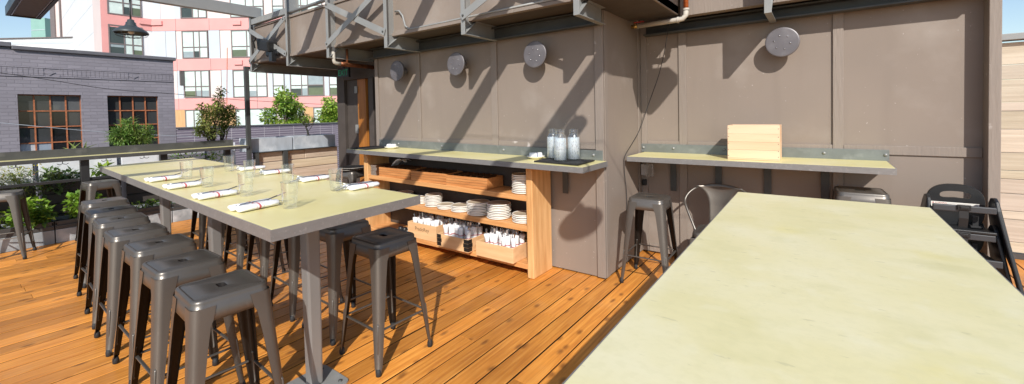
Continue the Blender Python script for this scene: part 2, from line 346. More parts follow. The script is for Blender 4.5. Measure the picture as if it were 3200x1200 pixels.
def pane_mat():
    m = bpy.data.materials.new('window_pane'); m.use_nodes = True; nt = m.node_tree; N = nt.nodes; L = nt.links; bs = N['Principled BSDF']
    a = N.new('ShaderNodeAttribute'); a.attribute_name = 'Col'
    tc = N.new('ShaderNodeTexCoord'); n = N.new('ShaderNodeTexNoise'); n.inputs['Scale'].default_value = 2.2; n.inputs['Detail'].default_value = 5; L.new(tc.outputs['Object'], n.inputs['Vector'])
    mr = N.new('ShaderNodeMapRange'); mr.inputs['To Min'].default_value = .7; mr.inputs['To Max'].default_value = 1.25; L.new(n.outputs['Fac'], mr.inputs['Value'])
    s = N.new('ShaderNodeVectorMath'); s.operation = 'SCALE'; L.new(a.outputs['Color'], s.inputs[0]); L.new(mr.outputs[0], s.inputs['Scale'])
    L.new(s.outputs[0], bs.inputs['Base Color']); bs.inputs['Roughness'].default_value = .04
    return m
mt['pane'] = pane_mat()

# ------------------------------------------------------------------ world, sun, camera
SUN = Vector((.74, -1.0, .89)).normalized()
w = bpy.data.worlds.new('World'); sc.world = w; w.use_nodes = True
sky = w.node_tree.nodes.new('ShaderNodeTexSky'); sky.sky_type = 'NISHITA'; sky.sun_disc = False
sky.sun_elevation = math.asin(SUN.z); sky.sun_rotation = math.atan2(SUN.x, SUN.y)
sky.air_density = 1.0; sky.dust_density = .5; sky.ozone_density = 1.0
bg = w.node_tree.nodes['Background']; bg.inputs['Strength'].default_value = .15
w.node_tree.links.new(sky.outputs[0], bg.inputs['Color'])
sl = bpy.data.lights.new('sun', 'SUN'); sl.energy = 5.0; sl.angle = math.radians(.53); sl.color = (1.0, .955, .88)
so = bpy.data.objects.new('sun', sl); COL.objects.link(so); so.rotation_euler = SUN.to_track_quat('Z', 'Y').to_euler()
sc.view_settings.view_transform = 'Standard'; sc.view_settings.look = 'None'; sc.view_settings.exposure = 0
yaw, pit, rol = -6.37508199e-01, -2.59668278e-02, 2.06662984e-02
f = Vector((math.sin(yaw) * math.cos(pit), math.cos(yaw) * math.cos(pit), math.sin(pit)))
r = f.cross(Vector((0, 0, 1))).normalized(); d = f.cross(r)
r2 = math.cos(rol) * r + math.sin(rol) * d; d2 = -math.sin(rol) * r + math.cos(rol) * d
cam = bpy.data.cameras.new('camera'); co = bpy.data.objects.new('camera', cam); COL.objects.link(co)
mw = Matrix((r2, -d2, -f)).transposed().to_4x4(); mw.translation = (0, 0, 1.55); co.matrix_world = mw
cam.sensor_width = 36; cam.lens = 36 * 1317.32 / 3200; cam.shift_x = (1600 - 1586.6) / 3200; cam.shift_y = -(600 - 388.5) / 3200
cam.clip_end = 3000; cam.clip_start = .05
sc.camera = co
sc.cycles.max_bounces = 10; sc.cycles.transparent_max_bounces = 24; sc.cycles.use_denoising = True
# ------------------------------------------------------------------ setting
def plane(name, x0, x1, y0, y1, z, mat):
    return struct(obj(name, B().add([(x0, y0, z), (x1, y0, z), (x1, y1, z), (x0, y1, z)], [(0, 1, 2, 3)]), mat))
plane('ground', -1500, 1500, -1500, 1500, -4.6, mt['street'])
struct(obj('roof_slab', B().box(-9.6, 6, -6, 12, -4.55, -.034), mt['dark']))
def deck():
    b = B(); rg = random.Random(3); pw = .1487; x = -1.298 - 45 * pw
    while x < 4.4:
        y = -4 - rg.random() * 3
        while y < 6.42:
            L = rg.choice((2.4, 3.0, 3.6, 4.2)); y1 = min(y + L, 6.42)
            g = rg.choice((.0038, .0046, .0056)); t = rg.uniform(-.0012, .0012)
            col = (rg.random(), rg.random(), 0)
            X0, X1, Y0, Y1 = x + g, x + pw - g, y + .0012, y1 - .0012
            c = .003
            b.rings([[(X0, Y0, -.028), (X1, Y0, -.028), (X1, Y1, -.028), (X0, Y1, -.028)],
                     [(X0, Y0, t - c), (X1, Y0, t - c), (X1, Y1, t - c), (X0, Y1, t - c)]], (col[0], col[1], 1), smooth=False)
            b.rings([[(X0, Y0, t - c), (X1, Y0, t - c), (X1, Y1, t - c), (X0, Y1, t - c)],
                     [(X0 + c, Y0 + .001, t), (X1 - c, Y0 + .001, t), (X1 - c, Y1 - .001, t), (X0 + c, Y1 - .001, t)]], col, cap1=True, smooth=False)
            y = y1
        x += pw
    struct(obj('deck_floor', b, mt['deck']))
deck()

# ------------------------------------------------------------------ rooftop building
YA, YBW = 3.605, 4.58
bd = thing('rooftop_building', 'brown panelled rooftop building with vertical battens behind the counters', 'building', (-3, 5, 0))
P = lambda n, b, m, bev=0, **k: obj(n, b, mt[m] if isinstance(m, str) else m, bd, w=True, bevel=bev, **k)
P('wall', B().box(-4.93, -1.59, 3.618, 9, .012, 2.60), 'wall', label='brown wall panel behind the long shelf counter')
P('wall', B().box(-1.592, -1.582, 3.62, 4.62, .012, 2.60), 'wall', label='narrow brown side wall turning the corner')
P('wall', B().box(-1.60, 1.0, 4.592, 9, .012, 2.80), 'wall', label='brown wall panel behind the short counter')
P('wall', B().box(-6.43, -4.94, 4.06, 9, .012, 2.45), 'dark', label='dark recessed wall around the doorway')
b = B()
for x0, x1 in ((-4.93, -4.865), (-4.08, -4.02), (-2.88, -2.80)): b.box(x0, x1, 3.598, 3.617, .02, 2.33)
for x0, x1 in ((-4.863, -4.082), (-4.018, -2.882), (-2.798, -1.662)): b.box(x0, x1, 3.606, 3.617, 1.20, 1.255)
b.box(-1.66, -1.578, 3.594, 3.617, .015, 2.47)
P('batten_trim', b, 'trim', .003)
b = B().box(-1.581, -1.572, 3.62, 3.69, .015, 2.47).box(-1.581, -1.570, 4.50, 4.574, .015, 2.60)
P('corner_trim', b, 'trim', .002)
b = B()
for x0, x1 in ((-1.569, -1.505), (-1.175, -1.10), (.09, .162)): b.box(x0, x1, 4.573, 4.591, .02, 2.46)
for x0, x1 in ((-1.503, -1.177), (-1.098, .088), (.164, .966)): b.box(x0, x1, 4.577, 4.591, 1.15, 1.222)
b.box(-1.5, .966, 4.578, 4.591, .02, .10)
P('batten_trim', b, 'trim', .003)
P('corner_post', B().box(.968, 1.03, 4.46, 4.66, .005, 3.3), 'trim', .004)
# door recess
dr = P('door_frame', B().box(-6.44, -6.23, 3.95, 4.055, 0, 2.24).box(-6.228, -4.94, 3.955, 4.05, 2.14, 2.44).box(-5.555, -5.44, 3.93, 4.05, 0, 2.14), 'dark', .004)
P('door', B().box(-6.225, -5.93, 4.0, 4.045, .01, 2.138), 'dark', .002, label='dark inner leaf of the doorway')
od = P('door', B().hexa([(-5.90, 3.975, .01), (-5.71, 3.99, .01), (-5.70, 4.03, .01), (-5.91, 4.03, .01)], [(-5.90, 3.975, 2.137), (-5.71, 3.99, 2.137), (-5.70, 4.03, 2.137), (-5.91, 4.03, 2.137)]), 'door', .002, label='orange wooden door standing open')
obj('hinge', B().box(-5.955, -5.885, 3.955, 3.974, 1.28, 1.42).box(-5.955, -5.885, 3.955, 3.974, 1.92, 2.03), mt['steel'], od, w=True, bevel=.004)
# steel ledger channels under the upper storey
def channel(x0, x1, y, z0, z1, dep=.07):
    return B().box(x0, x1, y - .012, y, z0, z1).box(x0, x1, y - dep, y - .0125, z0, z0 + .012).box(x0, x1, y - dep, y - .0125, z1 - .012, z1)
P('ledger_beam', channel(-4.93, -1.585, 3.595, 2.332, 2.462), 'dsteel', label='dark steel ledger beam over the long counter wall')
P('ledger_beam', channel(-1.50, 1.02, 4.568, 2.34, 2.447, .11), 'dsteel', label='steel ledger beam over the short counter wall')
P('upper_siding', B().box(-1.085, 1.05, 4.30, 4.40, 2.452, 4.4), 'trim', .003, label='rough brown siding above the short counter wall')
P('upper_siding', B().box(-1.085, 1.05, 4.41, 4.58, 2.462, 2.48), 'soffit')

# ------------------------------------------------------------------ upper deck with its steel frames
ud = thing('upper_deck', 'overhanging upper deck with grey steel frames, cross braces and brown parapet', 'balcony', (-4.4, 3.2, 2.33))
U = lambda n, b, m, bev=0, **k: obj(n, b, mt[m], ud, w=True, bevel=bev, **k)
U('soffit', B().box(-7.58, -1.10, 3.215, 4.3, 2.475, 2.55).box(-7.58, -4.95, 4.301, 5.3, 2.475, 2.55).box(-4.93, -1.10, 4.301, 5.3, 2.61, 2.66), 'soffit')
U('parapet', B().box(-7.56, -1.10, 3.196, 3.214, 2.47, 3.05).box(-1.118, -1.10, 3.2145, 4.295, 2.47, 4.3).box(-7.58, -7.562, 3.215, 5.3, 2.47, 3.05), 'wall')
U('parapet_trim', B().box(-7.57, -1.095, 3.165, 3.1955, 2.472, 2.505).box(-7.57, -1.095, 3.181, 3.1955, 2.506, 2.53).box(-7.57, -1.12, 3.178, 3.26, 3.052, 3.085), 'trim', .003)
U('guard_rail', B().tube([(-7.5, 3.19, 3.115), (-1.1, 3.19, 3.20)], .024), 'steel')
def frame(X, yf, yw, top, beam):
    b = B(); t = .008; fw = .052; D = .19; h = .155; z0 = 2.325
    b.box(X, X + t, yf + t, yf + D - t, z0 + h, top)                       # web of the post
    b.box(X, X + t, yf + t, yw, z0 + t, z0 + h - .001)                     # web of the arm
    b.box(X, X + fw, yf, yf + t, z0, top)                                  # front flange
    b.box(X, X + fw, yf + D - t, yf + D, z0 + h, top)                      # rear flange
    b.box(X, X + fw, yf + t + .0005, yw, z0, z0 + t - .0005)               # bottom flange
    b.box(X, X + fw, yf + D + .0005, yw, z0 + h - t, z0 + h - .0005)       # upper flange of the arm
    b.bar((X + .03, yf + .012, z0 + .012), (X + .03, yf + D - .004, z0 + h - .004), fw - .012, .006, up=(0, -1, 1))
    return b
FX = (-7.62, -6.4, -5.2, -4.0, -2.81, -1.588)
for i, X in enumerate(FX):
    yw = 5.0 if i == 0 else (3.95 if i < 3 else 3.58)
    U('steel_frame', frame(X, 3.06 + (.06 if i < 2 else 0), yw, 3.23 if i == 0 else 4.2, True), 'steel', .0015)
U('steel_frame', frame(-.365, 4.05, 4.555, 4.2, True), 'steel', .0015, label='single grey steel frame over the short counter')
for a, c in ((0, 1), (2, 3), (4, 5)):
    xa, xc = FX[a] + .02, FX[c] + .03
    for z1, z2, dy in ((3.02, 2.50, 0), (2.49, 3.03, -.008)):
        y = (3.105 if a == 0 else 3.05) + dy
        br = U('cross_brace', B().bar((xa, y, z1), (xc, y, z2), .007, .075), 'steel', .001)
        obj('bolt', B().lathe([(.011, 0), (.011, -.008), (.004, -.011)], 8, (xa + .03, y - .004, z1 - .012 * (1 if z1 > z2 else -1)), axis='y', cap1=True)
            .lathe([(.011, 0), (.011, -.008), (.004, -.011)], 8, (xc - .03, y - .004, z2 + .012 * (1 if z1 > z2 else -1)), axis='y', cap1=True), mt['dsteel'], br, w=True)
U('edge_beam', B().box(-7.56, -6.41, 3.13, 3.18, 3.10, 3.19), 'steel', .004)
for i, X in enumerate((-7.6, -6.37, -5.17, -3.97, -2.78, -1.56, -.33)):
    if i == 0: bb = B().box(X - .05, X + .05, -3.0, 3.30, 3.232, 3.405)
    else: bb = B().box(X - .045, X + .045, -3.0 if -4.1 < X < -2.5 else -.85, 3.3, 3.45, 3.62)
    U('pergola_beam', bb, 'steel', .006)
# fittings on the upper deck
U('conduit', B().tube([(-3.93, 3.172, 2.75), (-3.86, 3.172, 2.745), (-3.80, 3.172, 2.68), (-3.76, 3.172, 2.56), (-3.69, 3.172, 2.515), (-3.55, 3.172, 2.512), (-1.3, 3.172, 2.525)], .011), 'steel')
fl = U('flood_light', B().box(-7.02, -6.62, 3.10, 3.15, 2.52, 2.62).hexa([(-7.05, 2.99, 2.62), (-6.75, 3.02, 2.56), (-6.75, 3.16, 2.56), (-7.05, 3.16, 2.62)], [(-7.03, 2.97, 2.80), (-6.72, 3.0, 2.72), (-6.72, 3.16, 2.72), (-7.03, 3.16, 2.80)]), 'plastic', .02)
obj('bracket', B().box(-6.80, -6.70, 3.05, 3.12, 2.42, 2.56).tube([(-7.04, 2.96, 2.64), (-7.03, 2.94, 2.73), (-6.96, 2.945, 2.79)], .01), mt['plastic'], fl, w=True, bevel=.005)

# ------------------------------------------------------------------ counters
def tilt(b, k=.0115, x0=-1.6): b.v = [(x, y, z + k * (x0 - x)) for x, y, z in b.v]; return b
TZ = lambda x, k=.0115: k * (-1.6 - x)
ca = thing('wall_counter', 'long olive-topped steel-edged counter along the brown wall above the shelving', 'counter', (-3.2, 3.35, 1.05))
A = lambda n, b, m, bev=0, **k: obj(n, tilt(b), mt[m], ca, w=True, bevel=bev, **k)
A('counter_top', B().box(-4.86, -3.171, 3.102, 3.59, 1.052, 1.1), 'top', .001)
A('counter_top', B().box(-3.169, -1.553, 3.102, 3.59, 1.052, 1.1), 'top', .001)
A('steel_edge', B().box(-4.868, -3.171, 3.094, 3.1015, 1.05, 1.0985).box(-3.169, -1.545, 3.094, 3.1015, 1.05, 1.0985).box(-1.5525, -1.545, 3.102, 3.595, 1.05, 1.0985).box(-4.868, -4.8605, 3.102, 3.595, 1.05, 1.0985), 'edge', .001)
A('back_plate', B().box(-4.86, -1.59, 3.591, 3.5965, 1.10, 1.192), 'zinc', .001)
b = B()
for x in (-4.8, -4.45, -3.65, -2.72, -1.68): b.lathe([(.013, 0), (.012, -.008), (.004, -.013)], 8, (x, 3.591, 1.148), axis='y', cap1=True)
A('bolt', b, 'steel')
for x in (-4.45, -3.3, -2.9, -1.98):
    A('bracket', B().box(x - .03, x + .03, 3.588, 3.594, .76, 1.049).box(x - .03, x + .03, 3.2, 3.587, 1.04, 1.0495), 'dsteel', .001)
cb = thing('wall_counter', 'short olive-topped steel-edged counter holding the pine crate', 'counter', (-.55, 4.3, 1.05))
Bc = lambda n, b, m, bev=0, **k: obj(n, b, mt[m], cb, w=True, bevel=bev, **k)
Bc('counter_top', B().box(-1.535, .435, 4.062, 4.57, 1.052, 1.1), 'top', .001)
Bc('steel_edge', B().box(-1.542, .442, 4.054, 4.0615, 1.05, 1.0985).box(.4355, .442, 4.062, 4.57, 1.05, 1.0985).box(-1.542, -1.5355, 4.062, 4.57, 1.05, 1.0985), 'edge', .001)
Bc('back_plate', B().box(-1.568, .452, 4.5655, 4.572, 1.10, 1.19), 'zinc', .001)
b = B()
for x in (-1.545, -1.23, -.75, .03, .43): b.lathe([(.013, 0), (.012, -.008), (.004, -.013)], 8, (x, 4.5655, 1.15), axis='y', cap1=True)
Bc('bolt', b, 'steel')
for x in (-1.235, -.805, -.39, .036):
    Bc('bracket', B().box(x - .03, x + .03, 4.566, 4.572, .70, 1.049).box(x - .03, x + .03, 4.2, 4.5655, 1.04, 1.0495), 'dsteel', .001)

# ------------------------------------------------------------------ shelving unit under the long counter
su = thing('shelving_unit', 'open orange fir shelving unit with three boards under the long counter', 'shelf', (-3.4, 3.4, 0))
S_ = lambda n, b, m, bev=.004, **k: obj(n, b, mt[m], su, w=True, bevel=bev, **k)
S1 = lambda x: .772 + .013 * (-2.2 - x)
S2 = lambda x: .487 + .010 * (-2.2 - x)
S_('back_panel', B().box(-4.64, -2.206, 3.582, 3.59, .127, 1.04), 'dark', 0)  # added dark sheet: stands for the counter's shade and the dark wall paint
S_('upright', B().box(-2.205, -2.135, 3.24, 3.58, .002, 1.049), 'woodv', .008)
S_('upright', B().box(-4.72, -4.64, 3.24, 3.58, .002, 1.08), 'woodv', .006)
S_('shelf_board', tilt(B().box(-4.638, -2.207, 3.25, 3.58, .722, .772), .013, -2.2), 'wood', label='top shelf board')
S_('shelf_board', tilt(B().box(-4.638, -2.207, 3.25, 3.58, .434, .487), .010, -2.2), 'wood', label='middle shelf board')
S_('shelf_board', B().box(-4.638, -2.207, 3.25, 3.58, .078, .127), 'wood', label='bottom shelf board')
# ------------------------------------------------------------------ trays, folders, menus
def tray_proto():
    t = thing('wooden_tray', '', 'tray', (0, 0, 0), group='orange wooden trays on the top shelf')
    L, D, H, w = .575, .27, .112, .012
    b = B().box(-L / 2, L / 2, -D / 2, -D / 2 + w, 0, H).box(-L / 2, L / 2, D / 2 - w, D / 2, 0, H).box(-L / 2, -L / 2 + w, -D / 2 + w, D / 2 - w, 0, H).box(L / 2 - w, L / 2, -D / 2 + w, D / 2 - w, 0, H).box(-L / 2 + w, L / 2 - w, -D / 2 + w, D / 2 - w, 0, .01)
    o = obj('tray_body', b, mt['tray'], t, bevel=.002)
    b = B()
    for z in (.028, .055, .082): b.box(-L / 2, L / 2, -D / 2 - .0006, -D / 2 - .0002, z, z + .0025)
    obj('groove', b, mt['folder'], o)
    return t
tp = tray_proto()
fo = thing('leather_folder', '', 'folder', (0, 0, 0))
obj('cover', B().hexa([(-.0, -.115, .012), (.012, -.115, .012), (.012, .115, .012), (-.0, .115, .012)], [(.062, -.115, .128), (.074, -.115, .128), (.074, .115, .128), (.062, .115, .128)]), mt['folder'], fo, bevel=.002)
TR = (('left', -4.16), ('middle', -3.563), ('right', -2.985))
first = True; ff = True
for nm, x in TR:
    lab = {'left': 'left orange wooden tray on the top shelf, beside the pile of menus', 'middle': 'middle orange wooden tray of the three on the top shelf', 'right': 'right orange wooden tray of the three, nearest the plate stack'}[nm]
    loc = (x, 3.405, S1(x) + .001)
    if first: tp.location = loc; tp['label'] = lab; first = False
    else: dup(tp, lab, loc)
    for i in range(6):
        fl_ = 'dark brown folder leaning among others in the %s wooden tray' % nm
        lf = (x - .26 + i * .083, 3.405, S1(x) + .001)
        if ff: fo.location = lf; fo['label'] = fl_; fo['group'] = 'dark folders in the %s tray' % nm; ff = False
        else: dup(fo, fl_, lf, group='dark folders in the %s tray' % nm)
mn = thing('menu', 'lowest dark menu of the pile at the left end of the top shelf', 'menu', (-4.54, 3.38, S1(-4.54) + .001), group='dark menus in a pile on the top shelf')
obj('page', B().box(-.058, .058, -.12, .12, 0, .010), mt['folder'], mn, bevel=.001)
obj('page_edge', B().box(-.056, .056, -.1206, -.1202, .002, .006), mt['pale'], mn)
for i in range(1, 11): dup(mn, 'dark menu, number %s up from the bottom of the pile' % ('zero one two three four five six seven eight nine ten eleven'.split()[i + 1]), (-4.54 + random.uniform(-.004, .004), 3.38 + random.uniform(-.006, .006), S1(-4.54) + .001 + i * .0118), random.uniform(-.04, .04))
b = B(); rs = []
for i in range(7):
    t = i / 6; rs.append([(-.09 + .2 * t + .02 * math.sin(j * 1.3), -.06 + .02 * j, .05 * math.sin(PI * t) * (1 - .06 * j) + .07 * t + .012 * math.sin(j + 4 * t)) for j in range(7)])
b.rings(rs, closed=False)
nb = obj('folded_cloth', b, mt['linen'], None, loc=(-4.23, 3.42, S1(-4.2) + .118)); nb.rotation_euler = (0, 0, .3)
tag(nb, 'grey cloth napkin tossed over the folders in the left tray', 'cloth')
nb.modifiers.new('thick', 'SOLIDIFY').thickness = .004

# ------------------------------------------------------------------ plates
def plate_proto(r):
    t = thing('plate', '', 'plate', (0, 0, 0))
    h = .0125
    obj('plate_body', B().lathe([(0, .003), (r * .80, .003), (r * .84, 0), (r * .90, .001), (r * .985, .0045), (r, .008), (r, .0135), (r * .99, .0155), (r * .96, .0152), (r * .91, .0125), (r * .72, .0085), (r * .70, .0082)], 28), mt['china'], t)
    obj('glazed_well', B().lathe([(r * .905, .0128), (r * .70, .0086), (0, .0075)], 28), mt['chinab'], t)
    return t
def stack(x, y, z, r, n, name, rg):
    t0 = plate_proto(r)
    words = 'bottom second third fourth fifth sixth seventh eighth ninth tenth eleventh twelfth thirteenth'.split()
    for i in range(n):
        if n == 1: lab = 'single stoneware plate, ' + name
        elif i == n - 1: lab = 'topmost cream plate of the ' + name
        elif i == 0: lab = 'bottom cream plate of the ' + name
        else: lab = '%s cream plate up in the %s' % (words[i], name)
        loc = (x + rg.uniform(-.005, .005), y + rg.uniform(-.005, .005), z + .001 + i * .0166)
        if i == 0: t0.location = loc; t0['label'] = lab; t0['group'] = 'stacked plates on the shelving'; t0.rotation_euler.z = rg.random() * 6
        else: dup(t0, lab, loc, rg.random() * 6, group='stacked plates on the shelving')
rg = random.Random(5)
for x, y, r, n, nm in ((-3.80, 3.385, .062, 5, 'small stack just past the table corner'), (-3.585, 3.375, .110 * .9, 8, 'tall medium-size stack'), (-3.38, 3.36, .1, 3, 'low stack beside the tall medium-size one'),
                       (-3.15, 3.37, .112, 4, 'low wide stack at the middle shelf centre'), (-2.905, 3.37, .125, 8, 'widest tall stack on the middle shelf'), (-2.63, 3.372, .124, 9, 'tallest wide stack right of centre'), (-2.335, 3.375, .11, 5, 'short stack by the right upright')):
    stack(x, y, S2(x) + .001, r, n, nm, rg)
for x, y, r, n, nm in ((-4.52, 3.44, .12, 3, 'low stack at the middle shelf left end'), (-4.2, 3.46, .11, 5, 'second stack from the middle shelf left end'), (-3.98, 3.45, .105, 3, 'third stack from the middle shelf left end')):
    stack(x, y, S2(x) + .001, r, n, nm, rg)
stack(-2.335, 3.385, S1(-2.335) + .001, .112, 11, 'tall stack on the top shelf', rg)

# ------------------------------------------------------------------ boxes of rolled cutlery on the bottom shelf
def open_box(x0, x1, y0, y1, z0, h, name, label, bev=.002):
    t = thing(name, label, 'box', ((x0 + x1) / 2, (y0 + y1) / 2, z0)); w = .012
    b = B().box(x0, x1, y0, y0 + w, z0, z0 + h).box(x0, x1, y1 - w, y1, z0, z0 + h).box(x0, x0 + w, y0 + w, y1 - w, z0, z0 + h).box(x1 - w, x1, y0 + w, y1 - w, z0, z0 + h).box(x0 + w, x1 - w, y0 + w, y1 - w, z0, z0 + .01)
    obj('box_body', b, mt['boxw'], t, w=True, bevel=bev); return t
b1 = open_box(-3.905, -3.435, 3.252, 3.55, .129, .175, 'wooden_box', 'pale wooden box with burnt lettering, leftmost on the bottom shelf')
b2 = open_box(-3.34, -2.89, 3.18, 3.50, .129, .135, 'wooden_box', 'wooden box with black taped corners, middle of the bottom shelf')
b3 = open_box(-2.785, -2.325, 3.18, 3.50, .129, .145, 'wooden_box', 'plain pale wooden box, rightmost on the bottom shelf')
for cx in (-3.34, -2.89):
    s = 1 if cx < -3 else -1
    for k in range(3):
        z = .138 + k * .042
        e = .06 + .008 * (k % 2)
        obj('tape', B().box(cx + s * .0, cx + s * e, 3.1785, 3.1797, z, z + .04).box(cx - s * .0015, cx - s * .0003, 3.1785, 3.1785 + e, z, z + .04), mt['black'], b2, w=True)
text('lettering', 'PradoRey', .06, mt['ink'], b1, Vector((-3.78, 3.2508, .222)) - b1.location)
cr = thing('cutlery_roll', '', 'cutlery roll', (0, 0, 0))
b = B(); rs = []
for z, r_ in ((0, .024), (.04, .027), (.10, .027), (.13, .025), (.165, .030), (.20, .033), (.203, .024)):
    rs.append([(r_ * (1 + .10 * math.sin(5 * a + 3 * z * 40)) * math.cos(a), r_ * (1 + .1 * math.cos(4 * a)) * .8 * math.sin(a), z) for a in [2 * PI * i / 14 for i in range(14)]])
np_ = obj('napkin', b.rings(rs, cap0=True, cap1=True), mt['linen'], cr)
obj('stripe', B().rings([[(.031 * math.cos(a), .026 * math.sin(a), z) for a in [2 * PI * i / 14 for i in range(14)]] for z in (.118, .124)]), mt['red'], np_)
obj('fork', B().bar((.006, .004, .18), (.012, .006, .23), .008, .002).bar((.012, .006, .23), (.013, .007, .262), .017, .002), mt['cutl'], cr)
obj('knife', B().bar((-.006, -.004, .18), (-.014, -.002, .25), .013, .003), mt['cutl'], cr)
ff = True; rg = random.Random(9)
for (x0, x1, y0, y1), nm in (((-3.88, -3.46, 3.285, 3.52), 'lettered left box'), ((-3.31, -2.92, 3.215, 3.47), 'box with black taped corners'), ((-2.73, -2.36, 3.24, 3.47), 'plain right box')):
    for i in range(7):
        for j in range(3):
            loc = (x0 + (x1 - x0) * (i + .5 + rg.uniform(-.2, .2)) / 7, y0 + (y1 - y0) * (j + .5 + rg.uniform(-.2, .2)) / 3, .141)
            lab = 'white cutlery roll standing in the ' + nm; gp = 'cutlery rolls in the ' + nm
            rx, rz = rg.uniform(-.12, .12), rg.uniform(-3, 3)
            if ff: cr.location = loc; cr['label'] = lab; cr['group'] = gp; ff = False
            else:
                o = dup(cr, lab, loc, rz, rx, group=gp)
                o.scale = (rg.uniform(.95, 1.12), rg.uniform(.95, 1.12), rg.uniform(.95, 1.12))
st = thing('sorting_tray', 'small white tray of dark round jars at the left of the bottom shelf', 'tray', (-4.12, 3.38, .128))
obj('tray_body', B().box(-.09, .09, -.1, .1, 0, .008).box(-.09, .09, -.1, -.092, .008, .02).box(.082, .09, -.092, .1, .008, .02), mt['china'], st, bevel=.002)
for i in range(2): tag(obj('jar', B().lathe([(.03, 0), (.036, .02), (.03, .042), (.02, .048)], 14, cap0=True, cap1=True), mt['plastic'], None, loc=(-4.155 + .075 * i, 3.35, .1365)), ('left' if i == 0 else 'right') + ' dark round jar on the small white tray', 'jar', 'dark jars on the small white tray')
# ------------------------------------------------------------------ tables
def quad_table(name, label, pts, legs, topm='top'):
    cx = sum(p[0] for p in pts) / 4; cy = sum(p[1] for p in pts) / 4
    t = thing(name, label, 'table', (cx, cy, 0)); H = 1.08
    c = Vector((cx, cy))
    def grow(e): return [(p[0] + (e if p[0] > cx else -e), p[1] + (e if p[1] > cy else -e)) for p in pts]
    obj('table_top', B().prism(pts, 'z', H - .03, H), mt[topm], t, w=True, bevel=.0015)
    b = B(); o = grow(.007 if topm == 'top' else .003); i_ = grow(.0006); z0, z1 = H - .052, H - .0012
    for k in range(4):
        j = (k + 1) % 4
        b.hexa([(*i_[k], z0), (*i_[j], z0), (*o[j], z0), (*o[k], z0)], [(*i_[k], z1), (*i_[j], z1), (*o[j], z1), (*o[k], z1)])
    obj('steel_edge', b, mt['edge'], t, w=True)
    obj('underframe', B().prism(grow(-.03), 'z', H - .05, H - .0305), mt['dsteel'], t, w=True)
    for x, y in legs:
        lg = obj('leg', B().hexa([(x - .036, y - .036, .010), (x + .036, y - .036, .010), (x + .036, y + .036, .010), (x - .036, y + .036, .010)], [(x - .042, y - .042, H - .051), (x + .042, y - .042, H - .051), (x + .042, y + .042, H - .051), (x - .042, y + .042, H - .051)]), mt['legm'], t, w=True, bevel=.012)
        pl = B(); pl.rings([rrect(.28, .28, .03, z, 5, x, y) for z in (.001, .010)], cap0=True, cap1=True, smooth=False)
        bp_ = obj('base_plate', pl, mt['steel'], lg, w=True)
        bo = B()
        for sx in (-1, 1):
            for sy in (-1, 1): bo.lathe([(.012, 0), (.011, .006), (.004, .009)], 8, (x + sx * .1, y + sy * .1, .0102), cap1=True)
        obj('screw', bo, mt['dsteel'], lg, w=True)
    return t
quad_table('high_table', 'long olive-topped high table laid with glasses and napkin rolls', [(-1.862, .822), (-1.895, 1.664), (-6.27, 1.872), (-6.06, .998)][::-1], ((-2.35, 1.245), (-4.02, 1.33), (-5.65, 1.42)))
quad_table('high_table', 'bare olive-topped high table in the right foreground', [(-.371, 2.676), (.404, 2.680), (.392, .26), (-.355, .26)][::-1], ((.02, 2.2), (.02, .75)), 'top2')

